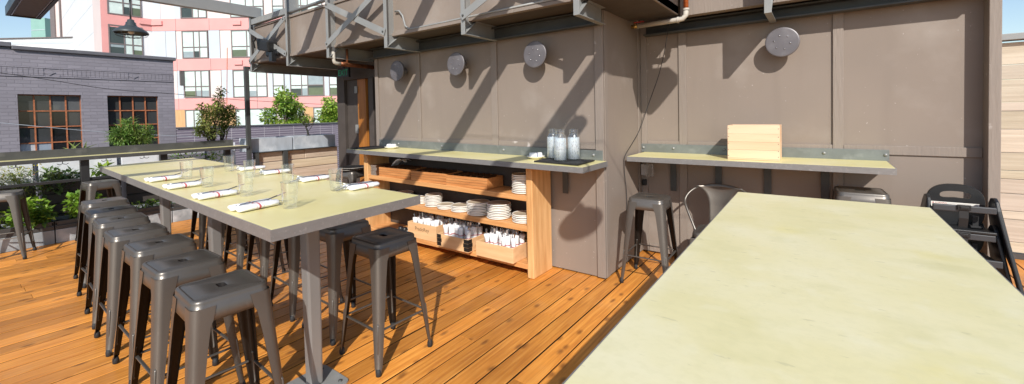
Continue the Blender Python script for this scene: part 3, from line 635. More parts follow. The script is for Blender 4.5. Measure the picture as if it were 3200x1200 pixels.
# ------------------------------------------------------------------ stools
def make_stool():
    t = thing('bar_stool', '', 'bar stool', (0, 0, 0), group='gunmetal bar stools on the deck')
    R = [rrect(.066, .036, .0139, .7655), rrect(.074, .044, .0179, .7685), rrect(.262, .262, .026, .7685), rrect(.266, .266, .028, .7668), rrect(.272, .272, .030, .7668),
         rrect(.276, .276, .032, .7695), rrect(.290, .290, .038, .7695), rrect(.302, .302, .042, .7655), rrect(.308, .308, .044, .757), rrect(.309, .309, .044, .738), rrect(.3125, .3125, .044, .7365), rrect(.318, .318, .044, .700), rrect(.3225, .3225, .044, .672), rrect(.3165, .3165, .042, .672), rrect(.304, .304, .05, .735)]
    obj('seat', B().rings(R), mt['gun'], t)
    obj('handle_slot', B().rings([rrect(.066, .036, .0139, z) for z in (.735, .7654)], cap0=True, smooth=False), mt['gunin'], t)  # slot walls coloured near-black to stand for the shade in the hole
    def c(z): return .1575 + (.735 - z) * .0775
    for sx in (-1, 1):
        for sy in (-1, 1):
            rs = []
            for z, w_ in ((.7355, .092), (.70, .087), (.672, .082), (.655, .074), (.55, .065), (.40, .056), (.25, .047), (.10, .037), (.045, .032), (.04, .027), (.022, .025)):
                cc = c(z) + .0018; rr = min(.034, w_ * .72); o = []; n_ = []
                o.append((cc - w_, cc)); n_.append((cc - w_, cc - .005))
                for i in range(6):
                    a = PI / 2 - PI / 2 * i / 5
                    o.append((cc - rr + rr * math.cos(a), cc - rr + rr * math.sin(a))); q = rr - .005
                    n_.append((cc - rr + q * math.cos(a), cc - rr + q * math.sin(a)))
                o.append((cc, cc - w_)); n_.append((cc - .005, cc - w_))
                rs.append(([(sx * p[0], sy * p[1], z) for p in o], [(sx * p[0], sy * p[1], z) for p in [o[-1]] + n_[::-1] + [o[0]]]))
            fl_ = 1 if sx * sy > 0 else -1
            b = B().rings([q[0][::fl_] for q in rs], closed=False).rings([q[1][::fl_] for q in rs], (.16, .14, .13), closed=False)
            k = lambda z, e=0: (sx * (c(z) - .0085 + e), sy * (c(z) - .0085 + e), z)
            b.tube([k(.30, -.004), k(.29), k(.13, -.001), k(.12, -.006)], .0065, 6)
            lg = obj('leg', b, mt['gun'], t)
            q = c(.02) - .013
            obj('foot', B().lathe([(.013, .001), (.017, .004), (.0175, .026), (.013, .045)], 10, (sx * q, sy * q, 0), cap0=True, cap1=True), mt['rubber'], lg)
    for k in range(4):
        a = c(.255) - .012; z = .255
        p = [(-a, -a), (a, -a), (a, a), (-a, a)]; p0 = p[k]; p1 = p[(k + 1) % 4]
        ins = lambda u, v: (u[0] + (v[0] - u[0]) * .06, u[1] + (v[1] - u[1]) * .06, z)
        obj('footrest_bar', B().bar(ins(p0, p1), ins(p1, p0), .016, .009), mt['gun'], t, bevel=.003)
    obj('seat_brace', B().bar((-.13, -.13, .672), (.13, .13, .672), .02, .004).bar((-.13, .13, .678), (.13, -.13, .678), .02, .004), mt['gunin'], t)
    return t
st0 = make_stool()
SG = 'gunmetal bar stools on the deck'
rg = random.Random(21)
LX = ((-2.284, .775), (-2.866, .79), (-3.426, .825), (-3.973, .825), (-4.554, .857), (-5.113, .90), (-5.729, .962))
RX = ((-2.306, 1.715), (-2.855, 1.752), (-3.42, 1.765), (-3.98, 1.80), (-4.53, 1.82), (-5.10, 1.85), (-5.67, 1.88))
on = ('nearest the camera', 'second from the camera', 'third from the camera', 'fourth from the camera', 'fifth from the camera', 'sixth from the camera', 'farthest from the camera')
for i, (x, y) in enumerate(LX):
    lab = 'left-side bar stool of the long table, ' + on[i]
    rz = rg.uniform(-.05, .05) - .02
    if i == 0: st0.location = (x, y, 0); st0.rotation_euler.z = rz; st0['label'] = lab
    else: dup(st0, lab, (x, y, 0), rz)
for i, (x, y) in enumerate(RX):
    dup(st0, 'shelving-side bar stool of the long table, ' + on[i], (x, y, 0), rg.uniform(-.04, .04) - .03)
dup(st0, 'dark bar stool at the left frame edge beside the leafy planter', (-7.54, .40, 0), -.28)
dup(st0, 'bar stool by the railing just beyond the end of the long table', (-7.62, 1.245, 0), .10)
dup(st0, 'bar stool carrying the black serving trays beside the doorway', (-5.48, 3.56, 0), .25)
dup(st0, 'lone brownish bar stool in the wall corner beside the short counter', (-1.245, 3.83, 0), .03)
dup(st0, 'lower bar stool of the stacked pair under the right end of the short counter', (.25, 4.22, 0), .04)
dup(st0, 'upper bar stool of the stacked pair under the right end of the short counter', (.25, 4.215, .135), .05)
# trays on a stool
t0 = thing('serving_tray', 'lower black round serving tray on the stool by the doorway', 'tray', (-5.48, 3.56, .771), group='black serving trays')
obj('tray_body', B().lathe([(0, .006), (.175, .006), (.190, .022), (.196, .024), (.198, .020), (.18, 0), (0, 0)], 32), mt['plastic'], t0)
obj('rim_line', B().lathe([(.1975, .0205), (.1985, .0215), (.1965, .0245)], 32), mt['pale'], t0)
dup(t0, 'middle black round serving tray in the pile on the stool by the doorway', (-5.475, 3.565, .785), .4)
dup(t0, 'topmost black round serving tray in the pile on the stool by the doorway', (-5.44, 3.56, .800), .9)

# armchair in front of the short counter
ac = thing('metal_armchair', 'low gunmetal armchair with looped tube arms and flared back', 'chair', (-.755, 4.16, 0), 0)
R = [rrect(.03, .03, .01, .449), rrect(.28, .28, .04, .449), rrect(.29, .29, .045, .447), rrect(.30, .30, .05, .4515), rrect(.33, .33, .06, .4515), rrect(.348, .348, .066, .444), rrect(.355, .355, .07, .43), rrect(.362, .362, .07, .39), rrect(.35, .35, .066, .39)]
obj('seat', B().rings(R, cap0=True), mt['gun'], ac)
for sx in (-1, 1):
    for sy in (-1, 1):
        rs = []
        for z, w_ in ((.40, .09), (.25, .075), (.02, .05)):
            c_ = .178 + (.42 - z) * .09; ring = [(sx * (c_ - w_), sy * c_, z), (sx * c_, sy * c_, z), (sx * c_, sy * (c_ - w_), z), (sx * (c_ - .005), sy * (c_ - w_), z), (sx * (c_ - .005), sy * (c_ - .005), z), (sx * (c_ - w_), sy * (c_ - .005), z)]
            rs.append(ring if sx * sy > 0 else ring[::-1])
        lg = obj('leg', B().rings(rs, cap0=True, cap1=True, smooth=False), mt['gun'], ac, bevel=.004)
        obj('foot', B().lathe([(.013, .001), (.017, .004), (.0175, .022)], 10, (sx * .19, sy * .19, 0), cap0=True, cap1=True), mt['rubber'], lg)
def spline(pts, n=8):
    P_ = [Vector(p) for p in pts]; out = []
    for i in range(len(P_) - 1):
        p0, p1, p2, p3 = P_[max(i - 1, 0)], P_[i], P_[i + 1], P_[min(i + 2, len(P_) - 1)]
        for k in range(n):
            t = k / n
            out.append(.5 * ((2 * p1) + (p2 - p0) * t + (2 * p0 - 5 * p1 + 4 * p2 - p3) * t * t + (3 * p1 - p0 - 3 * p2 + p3) * t ** 3))
    return out + [P_[-1]]
hl = [(-.165, -.05, .44), (-.205, -.02, .52), (-.262, .03, .63), (-.283, .07, .685), (-.262, .11, .745), (-.20, .155, .80), (-.10, .182, .828), (0, .19, .835)]
obj('arm_loop', B().tube(spline(hl + [(-x, y, z) for x, y, z in hl[-2::-1]]), .0115, 10), mt['gun'], ac)
rs = []
for z, hw, y in ((.43, .088, .160), (.55, .083, .168), (.66, .086, .176), (.72, .098, .181), (.76, .118, .184), (.79, .145, .184), (.81, .175, .18), (.825, .20, .172)):
    rs.append([(hw * (k / 6 - 1), y - .028 * (k / 6 - 1) ** 2 * (hw / .1), z + .008 * (1 - abs(k / 6 - 1)) * (z > .8)) for k in range(13)])
bk = obj('backrest', B().rings(rs, closed=False), mt['gun'], ac)
bk.modifiers.new('thick', 'SOLIDIFY').thickness = .004

# ------------------------------------------------------------------ high chairs
hc = thing('high_chair', 'lower black plastic high chair of the stacked pair by the corner post', 'high chair', (.775, 4.2, 0), .0, 'stacked black high chairs')
for s in (-1, 1):
    out = [(-.25, .002), (-.20, .002), (-.13, .30), (-.04, .40), (.05, .40), (.12, .30), (.19, .002), (.235, .002), (.16, .40), (.11, .60), (.075, .685), (.03, .725), (-.03, .735), (-.075, .715), (-.105, .66), (-.15, .45)]
    b = B().prism(out, 'x', s * .150, s * .172)
    b.v = [(x + s * max(0, .66 - z) * .16, y, z) for x, y, z in b.v]
    sp = obj('side_panel', b, mt['plastic'], hc, bevel=.007)
n = 40; ol, hol = [], []
for i in range(n):
    a = 2 * PI * i / n; ca_, sa = math.cos(a), math.sin(a)
    sg = lambda v, p: math.copysign(abs(v) ** p, v)
    ol.append((.148 * sg(ca_, .8), .665 + (.130 * sg(sa, .85) if sa > 0 else .19 * sg(sa, .5))))
    hol.append((.078 * sg(ca_, .8), .715 + .030 * sg(sa, .8) + (.014 * (1 - abs(ca_)) if sa < 0 else 0)))
ring = lambda L_, y: [(x, y, z) for x, z in L_]
obj('back_panel', B().rings([ring(ol, .13), ring(ol, .108), ring([(x * .985, .665 + (z - .665) * .985) for x, z in ol], .104), ring(hol, .104), ring(hol, .13), ring(ol, .13)], smooth=False), mt['plastic'], hc)
lb = obj('warning_label', B().add([(-.125, .1028, .628), (.118, .1028, .628), (.118, .1028, .664), (-.125, .1028, .664)], [(0, 1, 2, 3)]), mt['china'], hc)
obj('label_print', B().add([(-.118, .1024, .651), (-.112, .1024, .660), (-.106, .1024, .651)], [(0, 1, 2)]), mt['redp'], lb)
text('warning_lettering', 'WARNING', .0125, mt['redp'], lb, (-.102, .1023, .651))
b = B()
for k, (x0, x1) in enumerate(((-.04, .11), (-.102, .10), (-.102, .02))):
    z = (.654, .644, .636)[k]; b.add([(x0, .1023, z), (x1, .1023, z), (x1, .1023, z + .0022), (x0, .1023, z + .0022)], [(0, 1, 2, 3)])
obj('fine_print', b, mt['cone'], lb)
obj('tray_bar', B().box(-.149, .149, -.125, -.10, .640, .683), mt['dplastic'], hc, bevel=.006)
obj('seat', B().hexa([(-.155, -.12, .50), (.155, -.12, .50), (.15, .13, .485), (-.15, .13, .485)], [(-.152, -.12, .52), (.152, -.12, .52), (.149, .13, .505), (-.149, .13, .505)]), mt['plastic'], hc, bevel=.006)
sr = obj('strap', B().rings([[(-.022, -.127, z), (.022, -.127, z)] for z in (.665, .60)] + [[(-.022, -.10, .53), (.022, -.10, .53)]], closed=False, smooth=False), mt['rubber'], hc)
obj('buckle', B().box(-.032, .032, -.136, -.127, .655, .690).box(-.02, .02, -.141, -.1365, .663, .680), mt['plastic'], sr, bevel=.003)
obj('side_strap', B().box(.06, .09, -.02, .0, .521, .60).box(.05, .11, -.03, .02, .521, .535), mt['rubber'], hc, bevel=.003)
obj('lower_rail', B().box(-.17, .17, -.16, -.14, .30, .345), mt['dplastic'], hc, bevel=.005)
dup(hc, 'upper black plastic high chair with the white warning label', (.775, 4.19, .185), 0)

# ------------------------------------------------------------------ table settings
ns = thing('napkin_roll', '', 'napkin roll', (0, 0, 0), group='napkin rolls on the long table')
b = B()
for s in (-1, 1):
    rs = []
    for k, (y, q) in enumerate(((0, .75), (.006, 1), (.05, 1.02), (.1, .97), (.15, 1.02), (.196, 1), (.202, .75))):
        rs.append([(s * .033 + (.034 + .002 * math.sin(3 * k)) * q * math.cos(a), y + .004 * math.sin(2 * a + k), .0165 + .0155 * q * math.sin(a)) for a in [2 * PI * i / 14 for i in range(14)]])
    b.rings(rs, cap0=True, cap1=True)
nk = obj('napkin', b, mt['linen'], ns)
b = B()
for s in (-1, 1):
    for y0, y1 in ((.090, .099), (.112, .1132), (.076, .0772)):
        b.rings([[(s * .033 + .0363 * math.cos(a), y, .0165 + .0168 * math.sin(a)) for a in [2 * PI * i / 14 for i in range(14)]] for y in (y0, y1)])
obj('stripe', b, mt['red'], nk)
obj('fork', B().tube([(-.004, .01, .032), (.0, .06, .034), (.002, .12, .034), (.004, .17, .033), (.008, .22, .045)], .0035, 6).bar((.008, .215, .043), (.011, .265, .055), .016, .002), mt['cutl'], ns)
obj('knife', B().bar((.006, .02, .032), (.004, .15, .034), .009, .003).bar((.004, .15, .034), (.012, .27, .008), .014, .0025), mt['cutl'], ns)
gl = thing('tumbler', '', 'glass', (0, 0, 0), group='clear tumblers on the long table')
obj('tumbler_body', B().lathe([(0, .001), (.030, .001), (.0335, .004), (.0350, .012), (.0385, .07), (.0425, .138), (.0430, .1405), (.0420, .1405), (.0405, .137), (.0372, .07), (.034, .026), (.028, .019), (0, .018)], 28), mt['glass'], gl)
ord4 = ('nearest the camera', 'second from the camera', 'third from the camera', 'farthest from the camera')
NL = ((-2.372, .872), (-2.945, .885), (-3.575, .905), (-4.125, .935)); NR = ((-2.415, 1.735), (-3.035, 1.755), (-3.715, 1.79), (-4.20, 1.80))
GL = ((-2.217, 1.075), (-2.805, 1.10), (-3.43, 1.10), (-4.036, 1.158)); GR = ((-2.48, 1.495), (-3.057, 1.475), (-3.649, 1.463), (-4.281, 1.547))
for side, NN, GG, rot in (('near', NL, GL, 0), ('far', NR, GR, PI)):
    for i in range(4):
        la = 'napkin roll on the %s side of the long table, %s' % (side, ord4[i])
        lb_ = 'clear tumbler in the %s row on the long table, %s' % (side, ord4[i])
        rz = rot + rg.uniform(-.05, .05) + (.09 if rot == 0 else -.03)
        if side == 'near' and i == 0:
            ns.location = (*NN[i], 1.0805); ns.rotation_euler.z = rz; ns['label'] = la
            gl.location = (*GG[i], 1.0805); gl['label'] = lb_
        else:
            dup(ns, la, (*NN[i], 1.0805), rz); dup(gl, lb_, (*GG[i], 1.0805), rg.random())

# ------------------------------------------------------------------ things on the long counter
ZC = lambda x: 1.1005 + TZ(x)
bm = obj('bar_mat', B().prism([(-2.075, 3.185), (-1.612, 3.145), (-1.625, 3.50), (-2.095, 3.46)], 'z', 0, .012), mt['rubber'], None, loc=(0, 0, 1.1062), bevel=.003)
tag(bm, 'black rubber bar mat under the three water bottles', 'bar mat')
bl = obj('bar_mat', B().prism([(-4.84, 3.13), (-4.50, 3.12), (-4.48, 3.50), (-4.82, 3.52)], 'z', 0, .012), mt['rubber'], None, loc=(0, 0, ZC(-4.84) + .001), bevel=.003)
tag(bl, 'black rubber bar mat at the doorway end of the long counter', 'bar mat')
wb = thing('water_bottle', 'frosted water bottle standing leftmost on the bar mat', 'bottle', (-2.0, 3.40, 1.119), group='water bottles on the bar mat')
obj('bottle_glass', B().lathe([(0, .002), (.050, .002), (.055, .007), (.0555, .205), (.053, .214), (.042, .232), (.040, .238), (.040, .25), (.044, .252), (.044, .259), (.040, .262), (.040, .268), (.045, .27), (.045, .279), (.042, .280), (.037, .278), (.036, .238), (.049, .214), (.052, .205), (.052, .012), (0, .010)], 30), mt['bglass'], wb)
obj('water', B().lathe([(0, .0105), (.0512, .0125), (.0513, .203), (0, .204)], 30), mt['water'], wb)
dup(wb, 'frosted water bottle standing in front, middle of the three', (-1.845, 3.262, 1.119), 1)
dup(wb, 'frosted water bottle standing rightmost on the bar mat', (-1.775, 3.385, 1.119), 2)
ds = thing('saucer', 'small white oval dish beside the bar mat on the long counter', 'dish', (-2.205, 3.42, ZC(-2.2) + .002), .2, 'white dishes on the long counter')
obj('dish_body', B().lathe([(0, .005), (.05, .006), (.085, .024), (.089, .025), (.086, .019), (.055, 0), (0, 0)], 28), mt['china'], ds)
d2 = dup(ds, 'small white dish beside the doorway end of the long counter', (-4.38, 3.42, ZC(-4.38) + .002), .2)
nr = thing('rolled_napkin', 'white napkin roll with navy band in the dish beside the bottles', 'napkin roll', (-2.205, 3.42, ZC(-2.2) + .009), .9, 'rolled napkins in dishes')
rs = []
for k, (x, q) in enumerate(((-.062, .7), (-.058, 1), (-.02, 1.03), (.02, .98), (.058, 1), (.062, .7))): rs.append([(x, .026 * q * math.cos(a), .027 + .024 * q * math.sin(a)) for a in [2 * PI * i / 14 for i in range(14)]])
nb_ = obj('napkin', B().rings(rs, cap0=True, cap1=True), mt['linen'], nr)
obj('stripe', B().rings([[(x, .0272 * math.cos(a), .027 + .0252 * math.sin(a)) for a in [2 * PI * i / 14 for i in range(14)]] for x in (.006, .014)]), mt['blue'], nb_)
dup(nr, 'white napkin roll with navy band in the dish by the doorway', (-4.38, 3.42, ZC(-4.38) + .009), .25)

# ------------------------------------------------------------------ crate on the short counter
ct = thing('pine_crate', 'pale pine crate standing on the short counter', 'crate', (-.468, 4.31, 1.1008))
x0, x1, y0, y1, z0, z1, w_ = -.664, -.271, 4.20, 4.43, 1.1128, 1.402, .012
b = B(); zz = (z0, z0 + .075, z0 + .145, z0 + .215, z1); cc = ((1.0, .98, .95), (.95, .88, .82), (1, .95, .9), (1.03, 1.02, 1.0))
for k in range(4): b.box(x0, x1, y0, y0 + w_, zz[k] + .0006, zz[k + 1] - .0006, cc[k])
b.box(x0, x1, y0 - .002, y1, z0 - .011, z0 - .0005, (.95, .9, .85))
obj('front_panel', b, mt['crate'], ct, w=True, bevel=.0012)
b = B()
for xx in (x0, x1 - w_):
    b.box(xx, xx + w_, y0 + w_ + .0005, y1 - w_ - .0005, z0, z0 + .14, (.96, .85, .78)).box(xx, xx + w_, y0 + w_ + .0005, y1 - w_ - .0005, z0 + .141, z1, (.9, .78, .7))
b.box(x0, x1, y1 - w_, y1, z0, z1, (1, .97, .93))
obj('side_panel', b, mt['crate'], ct, w=True, bevel=.0012)
b = B()
for xx in (x0 + .007, x1 - .009):
    for z in (z0 + .02, z0 + .07, z0 + .13, z0 + .19, z1 - .03): b.lathe([(.0035, -.0006), (.002, -.0016)], 8, (xx, y0, z), axis='y', cap1=True)
obj('nail', b, mt['dsteel'], ct, w=True)

# ------------------------------------------------------------------ wall discs, exit sign, pipes, outlet, cord
wd = thing('wall_disc', 'round steel disc nearest the wall corner over the long counter', 'wall disc', (-2.228, 3.605, 2.117), group='round steel discs on stubs on the brown walls')
obj('disc', B().lathe([(0, -.139), (.118, -.139), (.127, -.1385), (.130, -.135), (.130, -.122), (.05, -.12), (.047, -.12), (.047, 0)], 40, axis='y'), mt['disc'], wd)
for k in range(6):
    a = PI / 6 + k * PI / 3 + .3; obj('bolt', B().lathe([(.0065, -.139), (.006, -.143), (.002, -.145)], 8, (.062 * math.cos(a), 0, .062 * math.sin(a)), axis='y', cap1=True), mt['cutl'], wd)
dup(wd, 'round steel disc in the middle of three over the long counter', (-3.28, 3.605, 2.115), 0)
dup(wd, 'round steel disc nearest the doorway over the long counter', (-4.30, 3.605, 2.115), 0)
dup(wd, 'round pale steel disc over the short counter', (-.266, 4.585, 2.128), 0)
ex = thing('exit_sign', 'dark exit sign with green letters over the doorway', 'exit sign', (-5.85, 3.72, 2.15))
obj('sign_box', B().box(-5.99, -5.71, 3.70, 3.74, 2.15, 2.295), mt['plastic'], ex, w=True, bevel=.004)
obj('mount', B().box(-5.87, -5.83, 3.71, 3.73, 2.296, 2.474), mt['plastic'], ex, w=True)
text('exit_lettering', 'EXIT', .125, mt['exitg'], ex, (0, -.0215, .03), align='CENTER', ext=.001)
pp = thing('drain_pipe', 'copper drain pipe with white elbow under the upper deck by the doorway', 'pipe', (-5.17, 3.2, 2.26))
obj('elbow', B().tube([(-5.17, 3.14, 2.47), (-5.17, 3.14, 2.31), (-5.17, 3.15, 2.275), (-5.17, 3.18, 2.262), (-5.17, 3.24, 2.26)], .024, 12), mt['pale'], pp, w=True)
obj('copper_run', B().tube([(-5.17, 3.24, 2.26), (-5.17, 3.30, 2.26), (-5.17, 3.31, 2.258), (-5.17, 3.94, 2.25)], .028, 12).tube([(-5.17, 3.34, 2.26), (-5.17, 3.34, 2.47)], .016, 10).lathe([(.034, -.02), (.034, .02)], 12, (-5.17, 3.30, 2.26), axis='y'), mt['copper'], pp, w=True)
p2_ = thing('gas_pipe', 'pipe with orange riser and red-handled valve under the upper deck corner', 'pipe', (-1.2, 4.22, 2.4))
obj('pipe_run', B().tube([(-1.47, 4.22, 2.40), (-1.09, 4.22, 2.405), (-1.04, 4.22, 2.41), (-1.013, 4.22, 2.44), (-1.010, 4.22, 2.50)], .024, 12).lathe([(.03, 0), (.03, .018)], 12, (-1.010, 4.22, 2.485)).lathe([(.03, 0), (.03, .018)], 12, (-1.09, 4.22, 2.405), axis='x'), mt['pale'], p2_, w=True)
obj('riser', B().tube([(-1.010, 4.22, 2.504), (-1.010, 4.22, 4.0)], .022, 12), mt['orange'], p2_, w=True)
vv = obj('valve', B().tube([(-1.535, 4.22, 2.40), (-1.471, 4.22, 2.40)], .02, 10).tube([(-1.50, 4.22, 2.41), (-1.50, 4.22, 2.435)], .01, 8), mt['brass'], p2_, w=True)
obj('handle', B().box(-1.51, -1.41, 4.205, 4.23, 2.434, 2.442), mt['redp'], vv, w=True, bevel=.003)
ob = thing('outlet_box', 'grey outlet box with clear hinged cover under the short counter', 'outlet', (-1.6, 4.55, .9))
obj('outlet_body', B().box(-1.562, -1.50, 4.52, 4.572, .85, .97), mt['cone'], ob, w=True, bevel=.004)
obj('cover', B().box(-1.498, -1.415, 4.47, 4.475, .845, .985).box(-1.498, -1.415, 4.4755, 4.50, .845, .849).box(-1.498, -1.415, 4.4755, 4.50, .981, .985).box(-1.419, -1.415, 4.4755, 4.50, .85, .98), mt['clearp'], ob, w=True, bevel=.002)
tag(obj('plug_adapter', B().box(-.022, .022, -.03, .0, -.03, .035).box(-.012, .012, -.045, -.0305, -.01, .02), mt['plastic'], None, loc=(-1.535, 4.571, .765), bevel=.004), 'small black plug adapter below the grey outlet box', 'plug')
tag(obj('power_cord', B().tube(spline([(-1.22, 4.42, 2.44), (-1.27, 4.45, 2.2), (-1.34, 4.47, 1.93), (-1.45, 4.46, 1.62), (-1.53, 4.42, 1.36), (-1.562, 4.28, 1.22), (-1.567, 4.08, 1.105), (-1.567, 4.05, 1.02), (-1.566, 4.07, .86), (-1.565, 4.10, .72), (-1.565, 4.10, .5), (-1.565, 4.08, .25), (-1.563, 4.09, .006)], 6), .0035, 6), mt['rubber'], None), 'thin dark power cord running down the brown wall corner', 'cord')

# ------------------------------------------------------------------ pendant lamps and heaters
def lamp(loc, top, label):
    t = thing('pendant_lamp', label, 'lamp', loc)
    sh = obj('lamp_shade', B().lathe([(.186, 0), (.190, .004), (.187, .018), (.165, .046), (.12, .078), (.075, .098), (.066, .103), (.066, .112), (.058, .116), (.054, .15), (.046, .156), (.040, .16), (.037, .185), (.020, .195), (.011, .20)], 36), mt['lampm'], t)
    sh.modifiers.new('thick', 'SOLIDIFY').thickness = .003
    obj('stem', B().tube([(0, 0, .195), (0, 0, top - loc[2])], .0105, 10), mt['lampm'], t)
    b = B()
    for k in range(8):
        a = 2 * PI * k / 8
        b.tube([(.186 * math.cos(a), .186 * math.sin(a), .0), (.165 * math.cos(a), .165 * math.sin(a), -.03), (.10 * math.cos(a), .10 * math.sin(a), -.05), (0, 0, -.058)], .0022, 5)
    for r_, z in ((.165, -.03), (.10, -.05)): b.tube([(r_ * math.cos(2 * PI * k / 28), r_ * math.sin(2 * PI * k / 28), z) for k in range(29)], .0022, 5)
    obj('wire_guard', b, mt['lampm'], t)
    obj('bulb', B().lathe([(.018, .10), (.022, .06), (.036, .03), (.034, .008), (.018, -.008), (0, -.012)], 16), mt['china'], t)
    return t
lamp((-7.6, 1.618, 2.752), 3.232, 'charcoal pendant lamp with wire guard hanging over the left railing')
l2 = lamp((.05, 1.05, 2.75), 3.53, 'charcoal pendant lamp above the right foreground table')
obj('suspension_wire', B().tube([(-1.6, 1.05, 3.60), (.05, 1.05, 3.53), (2.5, 1.05, 3.62)], .004, 5), mt['rubber'], l2, w=True)
ht = thing('hanging_heater', 'brown flat heater panel with dark frame hanging at top left', 'heater', (-7.9, .71, 2.95))
obj('heater_panel', B().box(-8.40, -6.6, .595, .83, 2.955, 2.975), mt['brownpanel'], ht, w=True)
obj('frame', B().box(-8.42, -6.6, .56, .594, 2.94, 3.06).box(-8.42, -6.6, .831, .865, 2.94, 3.06).box(-8.42, -8.401, .5945, .8305, 2.94, 3.06), mt['plastic'], ht, w=True, bevel=.003)
obj('reflector', B().box(-8.36, -6.7, .60, .612, 2.945, 2.9545).box(-8.36, -6.7, .812, .824, 2.945, 2.9545), mt['cutl'], ht, w=True)
obj('hanger', B().box(-7.62, -7.58, .70, .73, 2.976, 3.231), mt['plastic'], ht, w=True)
for (x, y), lab in (((-.50, 3.28), 'dark eight-sided heater head above the wall corner'), ((-.40, 1.62), 'small dark eight-sided heater head under the pergola beam by the wall corner')):
    t = thing('patio_heater', lab, 'heater', (x, y, 2.78 if y > 2 else 3.12)); t.scale = (1, 1, 1) if y > 2 else (.45, .45, .45)
    obj('heater_head', B().prism([(-.10, 0), (.10, 0), (.19, .09), (.19, .19), (.10, .28), (-.10, .28), (-.19, .19), (-.19, .09)], 'y', -.13, .13), mt['plastic'], t, bevel=.01)
    obj('hanger', B().tube([(0, 0, .281), (0, 0, .668)], .022, 10), mt['plastic'], t)
# ------------------------------------------------------------------ railing on the left
rl = thing('guard_railing', 'charcoal guard railing topped by a narrow olive bar shelf with coat hooks', 'railing', (-7.97, .5, 0))
G = lambda n, b, m, bev=0, **k: obj(n, b, mt[m], rl, w=True, bevel=bev, **k)
G('bar_shelf', B().box(-8.09, -7.858, -3.5, 3.14, 1.062, 1.095), 'top', .001)
G('steel_edge', B().box(-7.8575, -7.85, -3.5, 3.15, 1.045, 1.094).box(-8.09, -7.858, 3.1405, 3.15, 1.045, 1.094), 'paint', .001)
G('back_plate', B().box(-8.105, -8.091, -3.5, 3.0, 1.045, 1.198), 'paint', .001)
for y in (-2.2, -1.35, -.5, .26, 1.11, 1.96, 2.81): G('post', B().box(-8.0, -7.92, y, y + .085, 0.001, 1.0445), 'blackp', .003)
for y0 in (-1.265, -.415, .345, 1.195, 2.045): G('mid_rail', B().box(-7.985, -7.94, y0 + .001, y0 + .763, .765, .80), 'blackp', .002)
for y in (.16, .544, .94, 1.356, 1.76, 2.19, 2.60, 2.95):
    b = B()
    for s in (-1, 1): b.tube([(-7.88, y, 1.046), (-7.88, y, 1.02), (-7.875, y + s * .012, 1.012), (-7.868, y + s * .035, 1.008), (-7.862, y + s * .052, 1.022)], .004, 6)
    G('coat_hook', b, 'rubber')
pf = thing('door_frame_post', 'tall thin grey steel post at the end of the railing', 'post', (-7.9, 3.17, 0))
obj('upright', B().box(-7.93, -7.87, 3.135, 3.20, .001, 2.445), mt['dsteel'], pf, w=True, bevel=.003)
obj('top_bar', B().box(-7.92, -7.88, 3.201, 3.33, 2.40, 2.444), mt['dsteel'], pf, w=True, bevel=.003)

# ------------------------------------------------------------------ planters
def trough(y0, y1, label):
    t = thing('planter_trough', label, 'planter', (-8.08, (y0 + y1) / 2, 0), group='low grey planters along the railing')
    b = B().box(-7.90, -7.88, y0, y1, .001, .175).box(-8.30, -8.28, y0, y1, .001, .28).box(-8.28, -7.90, y0, y0 + .02, .001, .27).box(-8.28, -7.90, y1 - .02, y1, .001, .27)
    obj('planter_wall', b, mt['concrete'], t, w=True, bevel=.004)
    obj('rim', B().box(-7.935, -7.885, y0, y1, .178, .225).box(-7.965, -7.90, y0, y1, .2255, .28), mt['paint'], t, w=True, bevel=.003)
    obj('soil', B().box(-8.279, -7.966, y0 + .021, y1 - .021, .05, .235), mt['soil'], t, w=True)
trough(-1.2, .84, 'low grey planter at the left frame edge full of leafy herbs')
trough(.85, 2.06, 'low grey planter behind the row of stools')
trough(2.07, 3.12, 'low grey planter behind the far end of the long table')
for y0, y1, lab in ((-1.0, .745, 'tall dark slatted planter at the left frame edge'), (.80, 1.60, 'tall dark slatted planter behind the first railing post'), (1.655, 2.74, 'tall dark slatted planter behind the middle railing posts'), (2.79, 3.22, 'tall dark slatted planter at the railing end')):
    t = thing('slatted_planter', lab, 'planter', (-8.6, (y0 + y1) / 2, 0), group='dark slatted planters behind the railing')
    b = B()
    for k in range(5): b.box(-8.42, -8.40, y0, y1, .02 + k * .142, .02 + k * .142 + .125)
    obj('slat_panel', b, mt['dark'], t, w=True, bevel=.003)
    obj('carcass', B().box(-8.75, -8.421, y0 + .01, y1 - .01, .01, .72), mt['plastic'], t, w=True)
    t = thing('metal_planter', lab.replace('tall dark slatted', 'pale galvanised metal'), 'planter', (-8.7, (y0 + y1) / 2, .72), group='galvanised planters behind the railing')
    b = B().box(-8.62, -8.60, y0, y1, .722, 1.12).box(-9.05, -9.03, y0, y1, .722, 1.12).box(-9.03, -8.62, y0, y0 + .02, .722, 1.12).box(-9.03, -8.62, y1 - .02, y1, .722, 1.12)
    obj('planter_wall', b, mt['palepl'], t, w=True, bevel=.004)
    obj('soil', B().box(-9.029, -8.621, y0 + .021, y1 - .021, .80, 1.07), mt['soil'], t, w=True)
tw = thing('timber_wall', 'low wall of stacked weathered timbers beside the doorway', 'wall', (-8.1, 4.1, 0))
rg = random.Random(4)
for z0, z1 in ((.003, .186), (.196, .381), (.391, .588), (.598, .754), (.764, .938)):
    b = B(); yy_ = 3.30
    for L in ((.9, .72) if rg.random() < .5 else (.55, 1.07)):
        g = rg.uniform(.85, 1.12); b.box(-8.10 + rg.uniform(0, .006), -8.0 + rg.uniform(-.004, .004), yy_ + .001, min(yy_ + L, 4.88), z0, z1, (g, g * rg.uniform(.94, 1), g * rg.uniform(.88, 1))); yy_ += L
    obj('timber', b, mt['timber'], tw, w=True, bevel=.011)
for y in (3.262, 3.765): obj('post', B().box(-7.995, -7.93, y, y + .08, .001, .944), mt['dsteel'], tw, w=True, bevel=.003)
